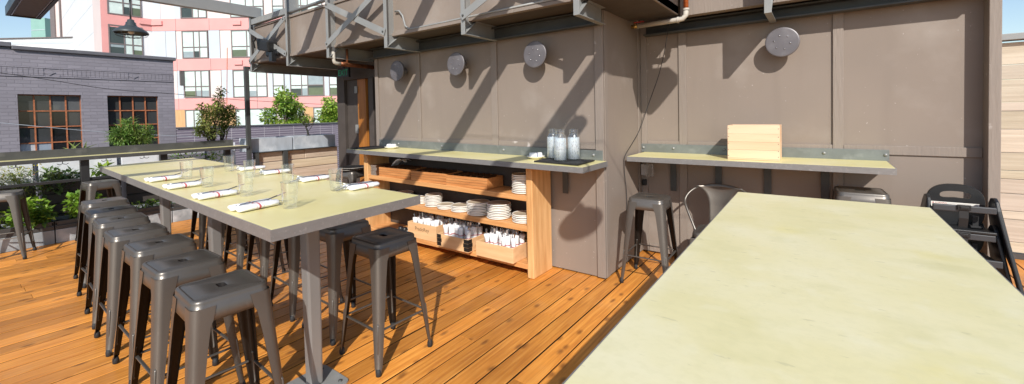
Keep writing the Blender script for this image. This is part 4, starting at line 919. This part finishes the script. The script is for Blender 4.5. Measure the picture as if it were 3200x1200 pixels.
obj('cap_angle', B().box(-8.10, -7.925, 3.25, 4.88, .9445, .951), mt['dsteel'], tw, w=True)
for y0, y1, lab in ((3.25, 3.965, 'pale blue-grey planter on the timber wall, left of two'), (3.985, 4.84, 'pale blue-grey planter on the timber wall holding the pruned tree')):
    t = thing('metal_planter', lab, 'planter', (-8.25, (y0 + y1) / 2, .95), group='planters on the timber wall')
    b = B().box(-8.02, -8.0, y0, y1, .953, 1.195).box(-8.50, -8.48, y0, y1, .953, 1.195).box(-8.48, -8.02, y0, y0 + .02, .953, 1.195).box(-8.48, -8.02, y1 - .02, y1, .953, 1.195)
    obj('planter_wall', b, mt['galv'], t, w=True, bevel=.004)
    obj('soil', B().box(-8.479, -8.021, y0 + .021, y1 - .021, .97, 1.165), mt['soil'], t, w=True)

# ------------------------------------------------------------------ plants
GREENS = ((.27, .44, .06), (.17, .31, .04), (.34, .50, .08), (.10, .19, .03), (.22, .38, .05))
def leaf_at(b, p, L, W, rg, col, d=None, droop=.3):
    if d is None:
        d = Vector((rg.gauss(0, 1), rg.gauss(0, 1), rg.gauss(.2, .7)))
    d = d.normalized(); s = d.cross(Vector((rg.gauss(0, .4), rg.gauss(0, .4), 1)))
    if s.length < .05: s = Vector((1, 0, 0))
    s.normalize(); n = s.cross(d); p = Vector(p)
    m1 = p + d * L * .45 + n * L * .08; tip = p + d * L - n * L * droop * .4
    b.add([p, m1 + s * W / 2, tip, m1 - s * W / 2, m1 - n * W * .12], [(0, 1, 4), (1, 2, 4), (2, 3, 4), (3, 0, 4)], col)
def jit(c, rg, a=.25):
    k = 1 + rg.uniform(-a, a); return tuple(max(.005, x * k * (1 + rg.uniform(-.08, .08))) for x in c)
def crown(b, blobs, n, L, W, rg, cols, shell=.5):
    tot = sum(r[0] * r[1] * r[2] for _, r in blobs)
    for c, r_ in blobs:
        k = int(n * r_[0] * r_[1] * r_[2] / tot)
        base = rg.choice(cols)
        for i in range(k):
            v = Vector((rg.gauss(0, 1), rg.gauss(0, 1), rg.gauss(0, 1))).normalized() * (rg.random() ** shell)
            p = (c[0] + v.x * r_[0], c[1] + v.y * r_[1], c[2] + v.z * r_[2])
            col = jit(base if rg.random() < .6 else rg.choice(cols), rg)
            d = (v + Vector((rg.gauss(0, .7), rg.gauss(0, .7), rg.gauss(0, .6)))) if v.length > .01 else None
            leaf_at(b, p, L * rg.uniform(.6, 1.3), W * rg.uniform(.6, 1.3), rg, col, d)
    return b
def plant(name, label, cat, base, blobs, n, L, W, seed, cols=GREENS, stems=6, group=None, stemr=.006, mat='bark'):
    rg = random.Random(seed); t = thing(name, label, cat, base, group=group)
    obj('foliage', crown(B(), blobs, n, L, W, rg, cols), mt['leaf'], t, w=True)
    b = B()
    for i in range(stems):
        c, r_ = blobs[i % len(blobs)]
        e = Vector((c[0] + rg.uniform(-.5, .5) * r_[0], c[1] + rg.uniform(-.5, .5) * r_[1], c[2] + rg.uniform(-.2, .5) * r_[2])); s0 = Vector(base) + Vector((rg.uniform(-.03, .03), rg.uniform(-.05, .05), 0))
        mid = s0.lerp(e, .5) + Vector((rg.uniform(-.04, .04), rg.uniform(-.04, .04), .03))
        b.tube([s0, mid, e], stemr, 5, r1=stemr * .4)
    obj('stem', b, mt[mat], t, w=True); return t
HERB = ((.34, .52, .06), (.25, .43, .05), (.40, .55, .10), (.14, .26, .04))
plant('leafy_herb', 'large bright green leafy herb spilling over the left low planter', 'plant', (-8.05, .62, .236), [((-8.0, .58, .40), (.12, .13, .13)), ((-7.98, .74, .38), (.12, .12, .12)), ((-8.05, .66, .50), (.1, .14, .10)), ((-7.95, .66, .30), (.09, .16, .06))], 620, .075, .055, 1, HERB)
plant('leafy_herb', 'dark green leafy herb at the left frame edge below the slats', 'plant', (-8.05, .38, .236), [((-8.0, .33, .36), (.12, .12, .14)), ((-8.0, .20, .42), (.12, .14, .18))], 200, .06, .04, 2, HERB)
plant('leafy_herb', 'bright green mint-like herb just left of the row of stools', 'plant', (-8.05, 1.06, .236), [((-8.0, 1.05, .44), (.09, .085, .15)), ((-8.0, 1.08, .55), (.06, .07, .07))], 280, .065, .05, 3, HERB)
plant('leafy_herb', 'small green herb seen under the far stool seat', 'plant', (-8.05, 1.27, .236), [((-8.0, 1.26, .48), (.07, .08, .1))], 90, .055, .045, 4, HERB)
plant('leafy_herb', 'low bright green herb beyond the table legs', 'plant', (-8.05, 1.76, .236), [((-8.0, 1.70, .31), (.09, .09, .06)), ((-8.0, 1.85, .32), (.09, .09, .08)), ((-8.0, 2.05, .28), (.08, .14, .05))], 260, .045, .03, 5, HERB)
YF = ((.30, .38, .08), (.20, .30, .05), (.40, .44, .12))
py = plant('flowering_herb', 'feathery yellow-flowering herb behind the mid rail at far left', 'plant', (-8.45, .50, .62), [((-8.45, .42, .84), (.12, .14, .16)), ((-8.42, .58, .85), (.1, .12, .16)), ((-8.4, .68, .74), (.1, .14, .18)), ((-8.4, .72, .60), (.09, .13, .14))], 900, .075, .012, 6, YF, stems=14, stemr=.004, mat='leaf')
b = B(); rg = random.Random(8)
for i in range(120):
    p = (-8.42 + rg.uniform(-.1, .1), rg.choice((.40, .46, .62, .72)) + rg.gauss(0, .05), rg.uniform(.88, 1.0)); leaf_at(b, p, .02, .018, rg, jit((.75, .62, .05), rg, .15))
pm = b.mesh('f', woff(py)); fo2 = py.children[0]; import bmesh; bm_ = bmesh.new(); bm_.from_mesh(fo2.data); bm_.from_mesh(pm); bm_.to_mesh(fo2.data); bm_.free(); bpy.data.meshes.remove(pm)
plant('broad_leaf_plant', 'grey-green broad-leaved plant behind the mid rail', 'plant', (-8.5, .95, .73), [((-8.45, .92, .82), (.1, .14, .08)), ((-8.42, 1.08, .80), (.1, .1, .07)), ((-8.4, .9, .66), (.08, .16, .08))], 260, .085, .05, 9, ((.14, .23, .07), (.20, .29, .10), (.09, .16, .05)))
plant('broad_leaf_plant', 'small leafy plant over the corner of the long table', 'plant', (-8.5, 1.42, .73), [((-8.42, 1.42, .84), (.08, .12, .07))], 60, .10, .05, 10, HERB)
plant('broad_leaf_plant', 'airy twiggy shrub behind the far end of the long table', 'shrub', (-8.5, 2.5, .73), [((-8.3, 2.35, .93), (.1, .22, .08)), ((-8.3, 2.75, .92), (.1, .2, .08))], 120, .07, .03, 12, HERB, stems=9)
plant('narrow_leaf_shrub', 'bushy narrow-leaved green shrub above the railing by the right brick window', 'shrub', (-8.8, 1.80, 1.07), [((-8.75, 1.72, 1.30), (.17, .15, .16)), ((-8.75, 1.90, 1.30), (.16, .14, .17)), ((-8.75, 1.78, 1.46), (.12, .10, .14)), ((-8.75, 2.02, 1.33), (.1, .07, .14)), ((-8.75, 1.62, 1.34), (.1, .07, .10))], 2600, .095, .014, 13, ((.20, .34, .06), (.28, .40, .09), (.13, .24, .04), (.33, .44, .16)), stems=16)
for (y, tip, lab) in ((1.16, 1.36, 'strap-leaved plant tip in front of the left brick window'),):
    t = thing('strap_leaf_plant', lab, 'plant', (-8.8, y, 1.07)); b = B(); rg = random.Random(3)
    for i in range(7): leaf_at(b, (-8.8, y + .02 * i, 1.06), rg.uniform(.2, .34), .03, rg, jit((.30, .38, .10), rg), Vector((rg.gauss(0, .4), rg.gauss(.1, .6), .9)), .9)
    obj('foliage', b, mt['leaf'], t, w=True)
def tree(name, label, base, limbs, blobs, n, L, W, seed, cols, tr, group=None, bark='bark'):
    rg = random.Random(seed); t = thing(name, label, 'tree', base, group=group)
    b = B()
    for pts, r_ in limbs: b.tube(spline(pts, 4), r_, 8, r1=r_ * .35)
    obj('trunk', b, mt[bark], t, w=True)
    obj('crown', crown(B(), blobs, n, L, W, rg, cols, .45), mt['leaf'], t, w=True)
def limbs_to(base, targets, r_, rg):
    out = []
    for e in targets:
        s0 = Vector(base); e = Vector(e); m1 = s0.lerp(e, .35) + Vector((rg.uniform(-.04, .04), rg.uniform(-.06, .06), .04)); m2 = s0.lerp(e, .7) + Vector((rg.uniform(-.04, .04), rg.uniform(-.05, .05), .0))
        out.append(([s0 + Vector((rg.uniform(-.02, .02), rg.uniform(-.04, .04), 0)), m1, m2, e], r_ * rg.uniform(.6, 1)))
    return out
rg = random.Random(17)
PK = ((.30, .34, .10), (.44, .52, .11), (.20, .21, .07), (.46, .48, .13))
YG = ((.26, .33, .06), (.33, .37, .08), (.18, .26, .045), (.38, .34, .10))
bl1 = [((-8.72, 2.78, 1.48), (.17, .10, .22)), ((-8.72, 2.88, 1.34), (.15, .12, .12)), ((-8.72, 2.90, 1.66), (.15, .12, .16)), ((-8.72, 3.02, 1.88), (.13, .08, .13)), ((-8.7, 3.06, 2.06), (.09, .06, .09)), ((-8.72, 2.76, 1.76), (.1, .07, .08)), ((-8.72, 2.70, 1.36), (.1, .06, .08))]
tree('maple_tree', 'bronze-green small tree in the planter at the railing end', (-8.8, 2.92, 1.06), limbs_to((-8.8, 2.92, 1.06), [b_[0] for b_ in bl1] * 2, .016, rg), bl1, 1450, .064, .028, 31, PK, .02)
bl2 = [((-8.95, 3.18, 1.55), (.14, .10, .18)), ((-8.95, 3.28, 1.70), (.14, .10, .12)), ((-8.95, 3.10, 1.75), (.14, .09, .10)), ((-8.95, 3.36, 1.50), (.1, .06, .12)), ((-8.95, 3.14, 1.36), (.12, .07, .10))]
tree('maple_tree', 'yellow-green small tree behind the bronze one at the railing end', (-8.95, 3.10, 1.06), limbs_to((-8.95, 3.10, 1.06), [b_[0] for b_ in bl2] * 2, .010, rg), bl2, 1100, .064, .03, 32, YG, .02)
rg = random.Random(5)
pb = [(-8.25, 4.425, 1.12), (-8.25, 4.40, 1.26), (-8.24, 4.36, 1.36), (-8.22, 4.30, 1.45)]
lm = [(pb, .022), ([pb[2], (-8.25, 4.43, 1.45), (-8.25, 4.44, 1.62)], .011), ([pb[2], (-8.26, 4.50, 1.42), (-8.27, 4.60, 1.54)], .010), ([pb[3], (-8.2, 4.22, 1.54), (-8.2, 4.14, 1.60)], .012), ([pb[3], (-8.3, 4.27, 1.56), (-8.3, 4.24, 1.66)], .009), ([pb[1], (-8.2, 4.48, 1.40), (-8.2, 4.50, 1.50), (-8.2, 4.47, 1.56)], .007), ([pb[3], (-8.15, 4.30, 1.52), (-8.1, 4.33, 1.60)], .008)]
bl3 = [((-8.2, 4.18, 1.58), (.1, .10, .06)), ((-8.25, 4.30, 1.62), (.1, .08, .06)), ((-8.25, 4.34, 1.46), (.06, .07, .06)), ((-8.2, 4.53, 1.52), (.06, .06, .05))]
tree('pruned_tree', 'pale-barked pruned little tree in the planter on the timber wall', (-8.25, 4.425, 1.12), lm, bl3, 320, .05, .022, 33, ((.22, .33, .06), (.30, .40, .09)), .02, bark='paleb')
rg = random.Random(6)
def street_tree(lab, c, seed, k=1.0):
    base = (c[0], c[1], -4.6); g = random.Random(seed)
    bl = [((c[0] + g.uniform(-.6, .6) * k, c[1] + g.uniform(-.55, .55) * k, c[2] + g.uniform(-1.1, .55) * k), (g.uniform(.28, .5) * k, g.uniform(.25, .42) * k, g.uniform(.2, .36) * k)) for _ in range(16)]
    tree('street_tree', lab, base, [([base, (c[0], c[1] + .05, -2.5), (c[0], c[1], -.8), (c[0], c[1], c[2] - .4)], .12)] + limbs_to((c[0], c[1], -.6), [b_[0] for b_ in bl], .04, g), bl, 3400, .15, .085, seed, ((.32, .50, .06), (.42, .58, .09), (.20, .35, .04), (.46, .55, .13)), .1, group='green street trees behind the tiled wall')
street_tree('round green street tree behind the tiled wall, in the gap left of the doorway', (-16, 7.75, 1.95), 41, .92)
street_tree('bright green street tree half hidden by the doorway column', (-16, 9.75, 1.75), 42, .8)
am = obj('antenna_mast', B().tube([(-9.2, 3.28, -.034), (-9.2, 3.30, 1.2), (-9.2, 3.37, 2.93)], .007, 6), mt['rust'], None)
tag(am, 'thin reddish mast standing behind the small trees', 'mast')
for pts, lab in (([(-10.2, -2.2, 2.05), (-10, .56, 1.565), (-10, 1.9, 1.345), (-10.2, 3.9, 1.12)], 'bright wire sagging across the left brick window'), ([(-10.4, -2.4, 2.75), (-10, .58, 2.325), (-10, 1.76, 2.125), (-10, 2.7, 2.06), (-10, 4.1, 1.945), (-10, 7.5, 1.80)], 'thin dark wire crossing the brick wall above the windows')):
    tag(obj('cable', B().tube(spline(pts, 8), .005 if 'dark' in lab else .0045, 5), mt['rubber'] if 'dark' in lab else mt['galv'], None), lab, 'cable')

# ------------------------------------------------------------------ right fence
fn = thing('plank_fence', 'tan weathered plank fence with grey cap at the right edge', 'fence', (2.5, 6.35, 0))
zs = (.06, .165, .39, .473, .647, .793, .878, 1.056, 1.29, 1.47, 1.559, 1.784, 1.93, 2.15)
rg = random.Random(12)
for i in range(len(zs) - 1):
    b = B(); g = rg.uniform(.9, 1.1)
    b.box(.9, 5.2, 6.33 + rg.uniform(-.004, .004), 6.36, zs[i] + .002, zs[i + 1] - .002, (g, g * rg.uniform(.96, 1), g * rg.uniform(.92, 1)))
    obj('plank', b, mt['fence'], fn, w=True, bevel=.004)
obj('cap_rail', B().box(.9, 5.2, 6.26, 6.42, 2.168, 2.23), mt['steel'], fn, w=True, bevel=.004)
obj('post', B().box(2.2, 2.29, 6.362, 6.42, .001, 2.167).box(4.2, 4.29, 6.362, 6.42, .001, 2.167), mt['dsteel'], fn, w=True)
obj('base_strip', B().box(.9, 5.2, 6.318, 6.3615, .001, .055), mt['paint'], fn, w=True)

# ------------------------------------------------------------------ brick building
XB = -14.0
bb = thing('brick_building', 'grey painted low brick building with rust-barred windows', 'building', (XB - 4, -3, -4.6))
K = lambda n, b, m, bev=0, **k: obj(n, b, mt[m], bb, w=True, bevel=bev, **k)
WN = ((1.041, 2.026), (2.478, 3.467)); zt, zb = 2.19, .40
b = B(); ys = [-14, WN[0][0], WN[0][1], WN[1][0], WN[1][1], 3.82]
b.box(XB - .35, XB, -14, 3.82, zt, 3.15).box(XB - .35, XB, -14, 3.82, -4.6, zb)
for a, c_ in ((0, 1), (2, 3), (4, 5)): b.box(XB - .35, XB, ys[a], ys[c_], zb, zt)
K('wall', b, 'brick')
K('wall', B().box(XB - 12, XB - .351, 3.47, 3.82, -4.6, 3.15).box(XB - 12, XB - .36, -14, 3.469, 2.9, 3.0), 'brickx')
K('parapet_cap', B().box(XB - .42, XB + .06, .99, 3.87, 3.15, 3.235).box(XB - 12, XB - .421, 3.47, 3.87, 3.15, 3.235).box(XB - .42, XB + .06, -14, .989, 3.20, 3.30).box(XB - .35, XB, -14, .985, 3.151, 3.199), 'greycap', .012)
b = B(); rg = random.Random(2); y = -6.0; k = 0
while y < 3.74:
    if any(abs(y + .03 - yc) < .10 for yc in (1.53, 2.985, .1, -1.35)): y += .076; continue
    b.box(XB, XB + .007 + rg.uniform(0, .004), y, y + .070, 2.615, 2.765); y += .076
for yc in (1.53, 2.985, .1, -1.35):
    b.prism([(yc - .095, 2.69), (yc, 2.62), (yc + .095, 2.69), (yc, 2.76)], 'x', XB, XB + .014)
b.box(XB, XB + .016, -6, 3.815, 2.775, 2.80).box(XB, XB + .016, -6, 3.815, 2.575, 2.605)
K('brick_band', b, 'brick')
for wi, (y0, y1) in enumerate(WN):
    f_ = B(); yw = (y1 - y0) / 4; m_ = 'rust'
    for i in range(5): f_.box(XB - .15, XB - .10, y0 + i * yw - (.012 if i else 0), y0 + i * yw + (.012 if i < 4 else 0), zb, zt)
    zr = [zt - .358 * j for j in range(6)]
    for j in range(6):
        for i in range(4): f_.box(XB - .148, XB - .102, y0 + i * yw + .0125, y0 + (i + 1) * yw - .0125, max(zb, zr[j] - .024), max(zb + .012, zr[j]))
    wo = K('window', f_, 'rust', label=('left' if wi == 0 else 'right') + ' multi-pane rust-barred window')
    p_ = B(); rg = random.Random(wi + 3)
    for i in range(4):
        for j in range(5):
            g = rg.choice((.012, .02, .03, .05)) * (1 if j else 2.2); c_ = (g, g * 1.05, g * 1.08)
            if wi == 0 and j == 3 and i < 1: c_ = (.5, .52, .55)
            if wi == 0 and j == 3 and i == 1: c_ = (.28, .33, .40)
            tz = rg.uniform(-.004, .004)
            p_.add([(XB - .125 + tz, y0 + i * yw, zr[j + 1] if j < 4 else zb), (XB - .125 - tz, y0 + (i + 1) * yw, zr[j + 1] if j < 4 else zb), (XB - .125 - tz, y0 + (i + 1) * yw, zr[j]), (XB - .125 + tz, y0 + i * yw, zr[j])], [(0, 1, 2, 3)], c_)
    obj('pane', p_, mt['pane'], wo, w=True)
    obj('sill', B().box(XB - .2, XB + .04, y0 - .03, y1 + .03, zb - .08, zb - .001), mt['greycap'], wo, w=True, bevel=.006)
tl = thing('tiled_wall', 'low plum-coloured tiled parapet wall with pale joints behind the planters', 'wall', (XB, 7, -4.6))
obj('tile_face', B().box(XB - .25, XB - .002, 3.83, 16, -4.6, 1.315), mt['tile'], tl, w=True)
obj('coping', B().box(XB - .28, XB + .03, 3.83, 16, 1.316, 1.355), mt['greycap'], tl, w=True, bevel=.005)

# ------------------------------------------------------------------ apartment block
fw = Vector((-.5952, .8036, 0)); rt = Vector((.8036, .5952, 0))
def AP(u, D, z): q = fw * D + rt * u; return Vector((q.x, q.y, z))
class Face:                                                   # a facade strip: local (s along, z up, o outward)
    def __init__(s, a, c_): s.a = AP(*a, 0); s.d = (AP(*c_, 0) - s.a); s.L = s.d.length; s.d.normalize(); s.n = Vector((s.d.y, -s.d.x, 0))
    def P(s, t, z, o=0): q = s.a + s.d * t + s.n * o; return (q.x, q.y, z)
    def box(s, b, t0, t1, z0, z1, o0, o1, col=(1, 1, 1)):
        b.hexa([s.P(t0, z0, o0), s.P(t0, z0, o1), s.P(t1, z0, o1), s.P(t1, z0, o0)][::-1], [s.P(t0, z1, o0), s.P(t0, z1, o1), s.P(t1, z1, o1), s.P(t1, z1, o0)][::-1], col)
ab = thing('apartment_block', 'pale apartment block with coral-red floor bands and grouped windows', 'building', AP(-20, 34, -4.6))
Q_ = lambda n, b, m, **k: obj(n, b, mt[m], ab, w=True, **k)
F1 = Face((-26.68, 32), (-6, 32.35)); F2 = Face((-28.42, 29.8), (-26.68, 32)); F3 = Face((-47, 45), (-28.42, 29.8))
b = B()
for F_ in (F1, F2): F_.box(b, 0, F_.L, -4.6, 21, -3, 0)
Q_('wall', b, 'cream')
b = B(); F3.box(b, 0, F3.L - .02, -4.6, 21, -6, 0); Q_('wall', b, 'white', label='blank white end wall')
sm = B()
for k in range(1, 6): F3.box(sm, 0, F3.L, 2.0 + 2.1 * k, 2.025 + 2.1 * k, .0, .006)
Q_('joint', sm, 'greyp')
bands = ((8.30, 9.20), (5.30, 6.17), (2.33, 3.18), (11.3, 12.2), (14.3, 15.2))
for z0, z1 in bands:
    b = B(); F1.box(b, 0, F1.L, z0, z1, .002, .05); F2.box(b, 0, F2.L + .03, z0, z1, .002, .05); Q_('floor_band', b, 'redf')
b = B(); F2.box(b, .0, .42, -4.6, 21, .002, .045); Q_('corner_strip', b, 'redf')
zz = ((6.175, 8.295), (3.185, 5.295), (9.205, 11.295), (12.205, 14.295))
U0 = lambda u: u + 26.68
for z0, z1 in zz:
    b = B()
    for u0, u1 in (((-26.66, -25.7), (-25.68, -24.95), (-22.48, -21.65)) if z0 > 6 and z0 < 7 else ((-24.92, -24.5), (-21.6, -20.8), (-18.1, -17.8), (-16.88, -16.5), (-13.88, -13.55)) if z0 < 4 else ((-27.4 + .8, -26.0), (-25.0, -24.52), (-19.9, -19.5))):
        b = B(); F1.box(b, U0(u0), U0(u1), z0, z1, .002, .03); Q_('grey_panel', b, 'greyp')
b = B()
for u0, u1 in ((-25.2, -24.45), (-23.1, -22.6), (-19.95, -19.45), (-15.5, -14.8), (-22.6, -20.7)): 
    b = B(); F1.box(b, U0(u0), U0(u1), -4.6, 2.325, .002, .03); Q_('wood_cladding', b, 'woodclad')
b = B()
for z0, z1 in bands:
    for u in (-22.4, -24.9, -19.0, -16.0): F1.box(b, U0(u), U0(u) + .03, z0, z1, .0505, .0515)
for u in (-25.7, -24.94, -22.5, -21.66, -20.78): F1.box(b, U0(u), U0(u) + .025, 3.2, 8.29, .031, .033)
Q_('panel_joint', b, 'wframe')
for F_, t0, t1, z0, z1 in ((F1, U0(-27.2) + .6, U0(-25.84), 8.72, 9.02), (F1, U0(-20.6), U0(-19.98), 8.65, 8.95), (F1, U0(-20.58), U0(-19.97), 5.65, 5.98), (F2, F2.L - .75, F2.L - .05, 8.74, 9.08)):
    b = B(); F_.box(b, t0, t1, z0, z1, .051, .16); o = Q_('vent_hood', b, 'redf')
PALE = (.62, .72, .68); DK = (.05, .065, .06); SKYC = (.30, .36, .38); GRN = (.12, .15, .09)
def window(F_, t0, t1, z0, z1, cols, rows, seed, open_=False):
    rg = random.Random(seed); fr = B(); fwid = .07
    xs = [t0 + (t1 - t0) * c_ for c_ in cols]; zs_ = [z0 + (z1 - z0) * r_ for r_ in rows]
    F_.box(fr, t0 - .04, t1 + .04, z0 - .05, z0 + .03, .02, .085); F_.box(fr, t0 - .04, t1 + .04, z1 - .03, z1 + .04, .02, .085)
    for x in xs: F_.box(fr, x - fwid / 2, x + fwid / 2, z0 + .031, z1 - .031, .02, .08)
    for z in zs_[1:-1]:
        for i in range(len(xs) - 1): F_.box(fr, xs[i] + fwid / 2 + .001, xs[i + 1] - fwid / 2 - .001, z - fwid / 2, z + fwid / 2, .02, .078)
    wn = Q_('window', fr, 'wframe'); pn = B()
    for i in range(len(xs) - 1):
        blind = rg.random() < .72; drop = rg.choice((1, 1, .75))
        for j in range(len(zs_) - 1):
            top = j == len(zs_) - 2
            if blind and top: segs = ((zs_[j], zs_[j + 1], PALE),)
            elif blind and drop > .9 and rg.random() < .5: segs = ((zs_[j], zs_[j + 1], PALE),)
            else:
                m_ = zs_[j] + (zs_[j + 1] - zs_[j]) * rg.uniform(.55, .8); segs = ((zs_[j], m_, rg.choice((DK, DK, GRN, SKYC))), (m_, zs_[j + 1], PALE if blind else rg.choice((DK, SKYC))))
            for za, zc, c_ in segs:
                e = rg.uniform(-.006, .006)
                pn.add([F_.P(xs[i], za, .045 + e), F_.P(xs[i + 1], za, .045 - e), F_.P(xs[i + 1], zc, .045 - e), F_.P(xs[i], zc, .045 + e)], [(0, 1, 2, 3)], c_)
    obj('pane', pn, mt['pane'], wn, w=True)
    if open_:
        b = B(); F_.box(b, t0 - .02, t0 + .04, z0 + .85, z1, .09, .5); obj('open_sash', b, mt['wframe'], wn, w=True)
R2 = (0, .40, 1)
sd = 100
for z0, z1 in ((6.24, 8.23), (9.25, 11.2), (12.25, 14.2)):
    window(F1, U0(-24.42), U0(-22.56), z0, z1, (0, .45, .68, 1), R2, sd); window(F1, U0(-20.74), U0(-18.3), z0, z1, (0, .46, .7, 1), R2, sd + 1)
    window(F1, U0(-17.6), U0(-16.8), z0, z1, (0, 1), R2, sd + 2); window(F1, U0(-16.3), U0(-13.9), z0, z1, (0, .34, .55, 1), R2, sd + 3)
    window(F2, F2.L - 2.42, F2.L - .62, z0, z1 + .2, (0, .45, .7, 1), R2, sd + 4); sd += 5
window(F1, U0(-24.40), U0(-22.54), 3.28, 5.26, (0, .45, .68, 1), R2, 131, True); window(F1, U0(-20.72), U0(-18.23), 3.22, 5.22, (0, .46, .7, 1), R2, 132)
window(F1, U0(-17.74), U0(-16.92), 3.22, 5.2, (0, 1), R2, 133); window(F1, U0(-16.42), U0(-13.95), 3.22, 5.2, (0, .33, .52, 1), R2, 134); window(F1, U0(-13.5), U0(-11.5), 3.22, 5.2, (0, .4, 1), R2, 135)
window(F1, U0(-24.4), U0(-23.15), -.2, 2.28, (0, .5, 1), (0, 1), 136); window(F1, U0(-20.62), U0(-17.6), -.2, 2.28, (0, .3, .72, 1), (0, 1), 137); window(F1, U0(-14.75), U0(-13.0), -.2, 2.28, (0, .5, 1), (0, 1), 138); window(F1, U0(-17.2), U0(-15.6), -.2, 2.28, (0, .5, 1), (0, 1), 139)
# ------------------------------------------------------------------ far buildings at the left
lw = thing('parapet_building', 'low cream building with a long grey-lined parapet behind the brick one', 'building', AP(-46, 40, -4.6))
F4 = Face((-60, 40), (-40.6, 40)); b = B(); F4.box(b, 0, F4.L, -4.6, 9.55, -5, 0); obj('wall', b, mt['white'], lw, w=True)
b = B(); F4.box(b, 0, F4.L, 9.0, 9.28, .002, .03); obj('band', b, mt['greyp'], lw, w=True)
b = B(); F4.box(b, 0, F4.L, 9.551, 9.62, -5, .15); obj('cap', b, mt['wframe'], lw, w=True)
tb = thing('teal_tower', 'hazy teal tower block far behind the cream parapet', 'building', AP(-112, 100, -4.6))
F5 = Face((-113, 101), (-109, 100.4)); b = B(); F5.box(b, 0, F5.L, -4.6, 26.4, -6, 0); obj('wall', b, mt['teal'], tb, w=True)
b = B()
for k in range(9): F5.box(b, 0, F5.L, 2 + k * 2.7, 2.12 + k * 2.7, .002, .05)
obj('floor_band', b, mt['greyp'], tb, w=True)
gp = thing('pink_pier', 'slim mauve pier beside the blank white wall', 'pier', AP(-47.8, 45.6, -4.6))
F6 = Face((-49.2, 46), (-47.2, 45.4)); b = B(); F6.box(b, 0, F6.L, -4.6, 30, -2, 0); obj('pier_body', b, mt['cream'], gp, w=True)
b = B(); F6.box(b, 0, .7, -4.6, 30, .002, .12); F6.box(b, 1.5, 1.7, -4.6, 30, .002, .12); obj('rib', b, mt['wframe'], gp, w=True)
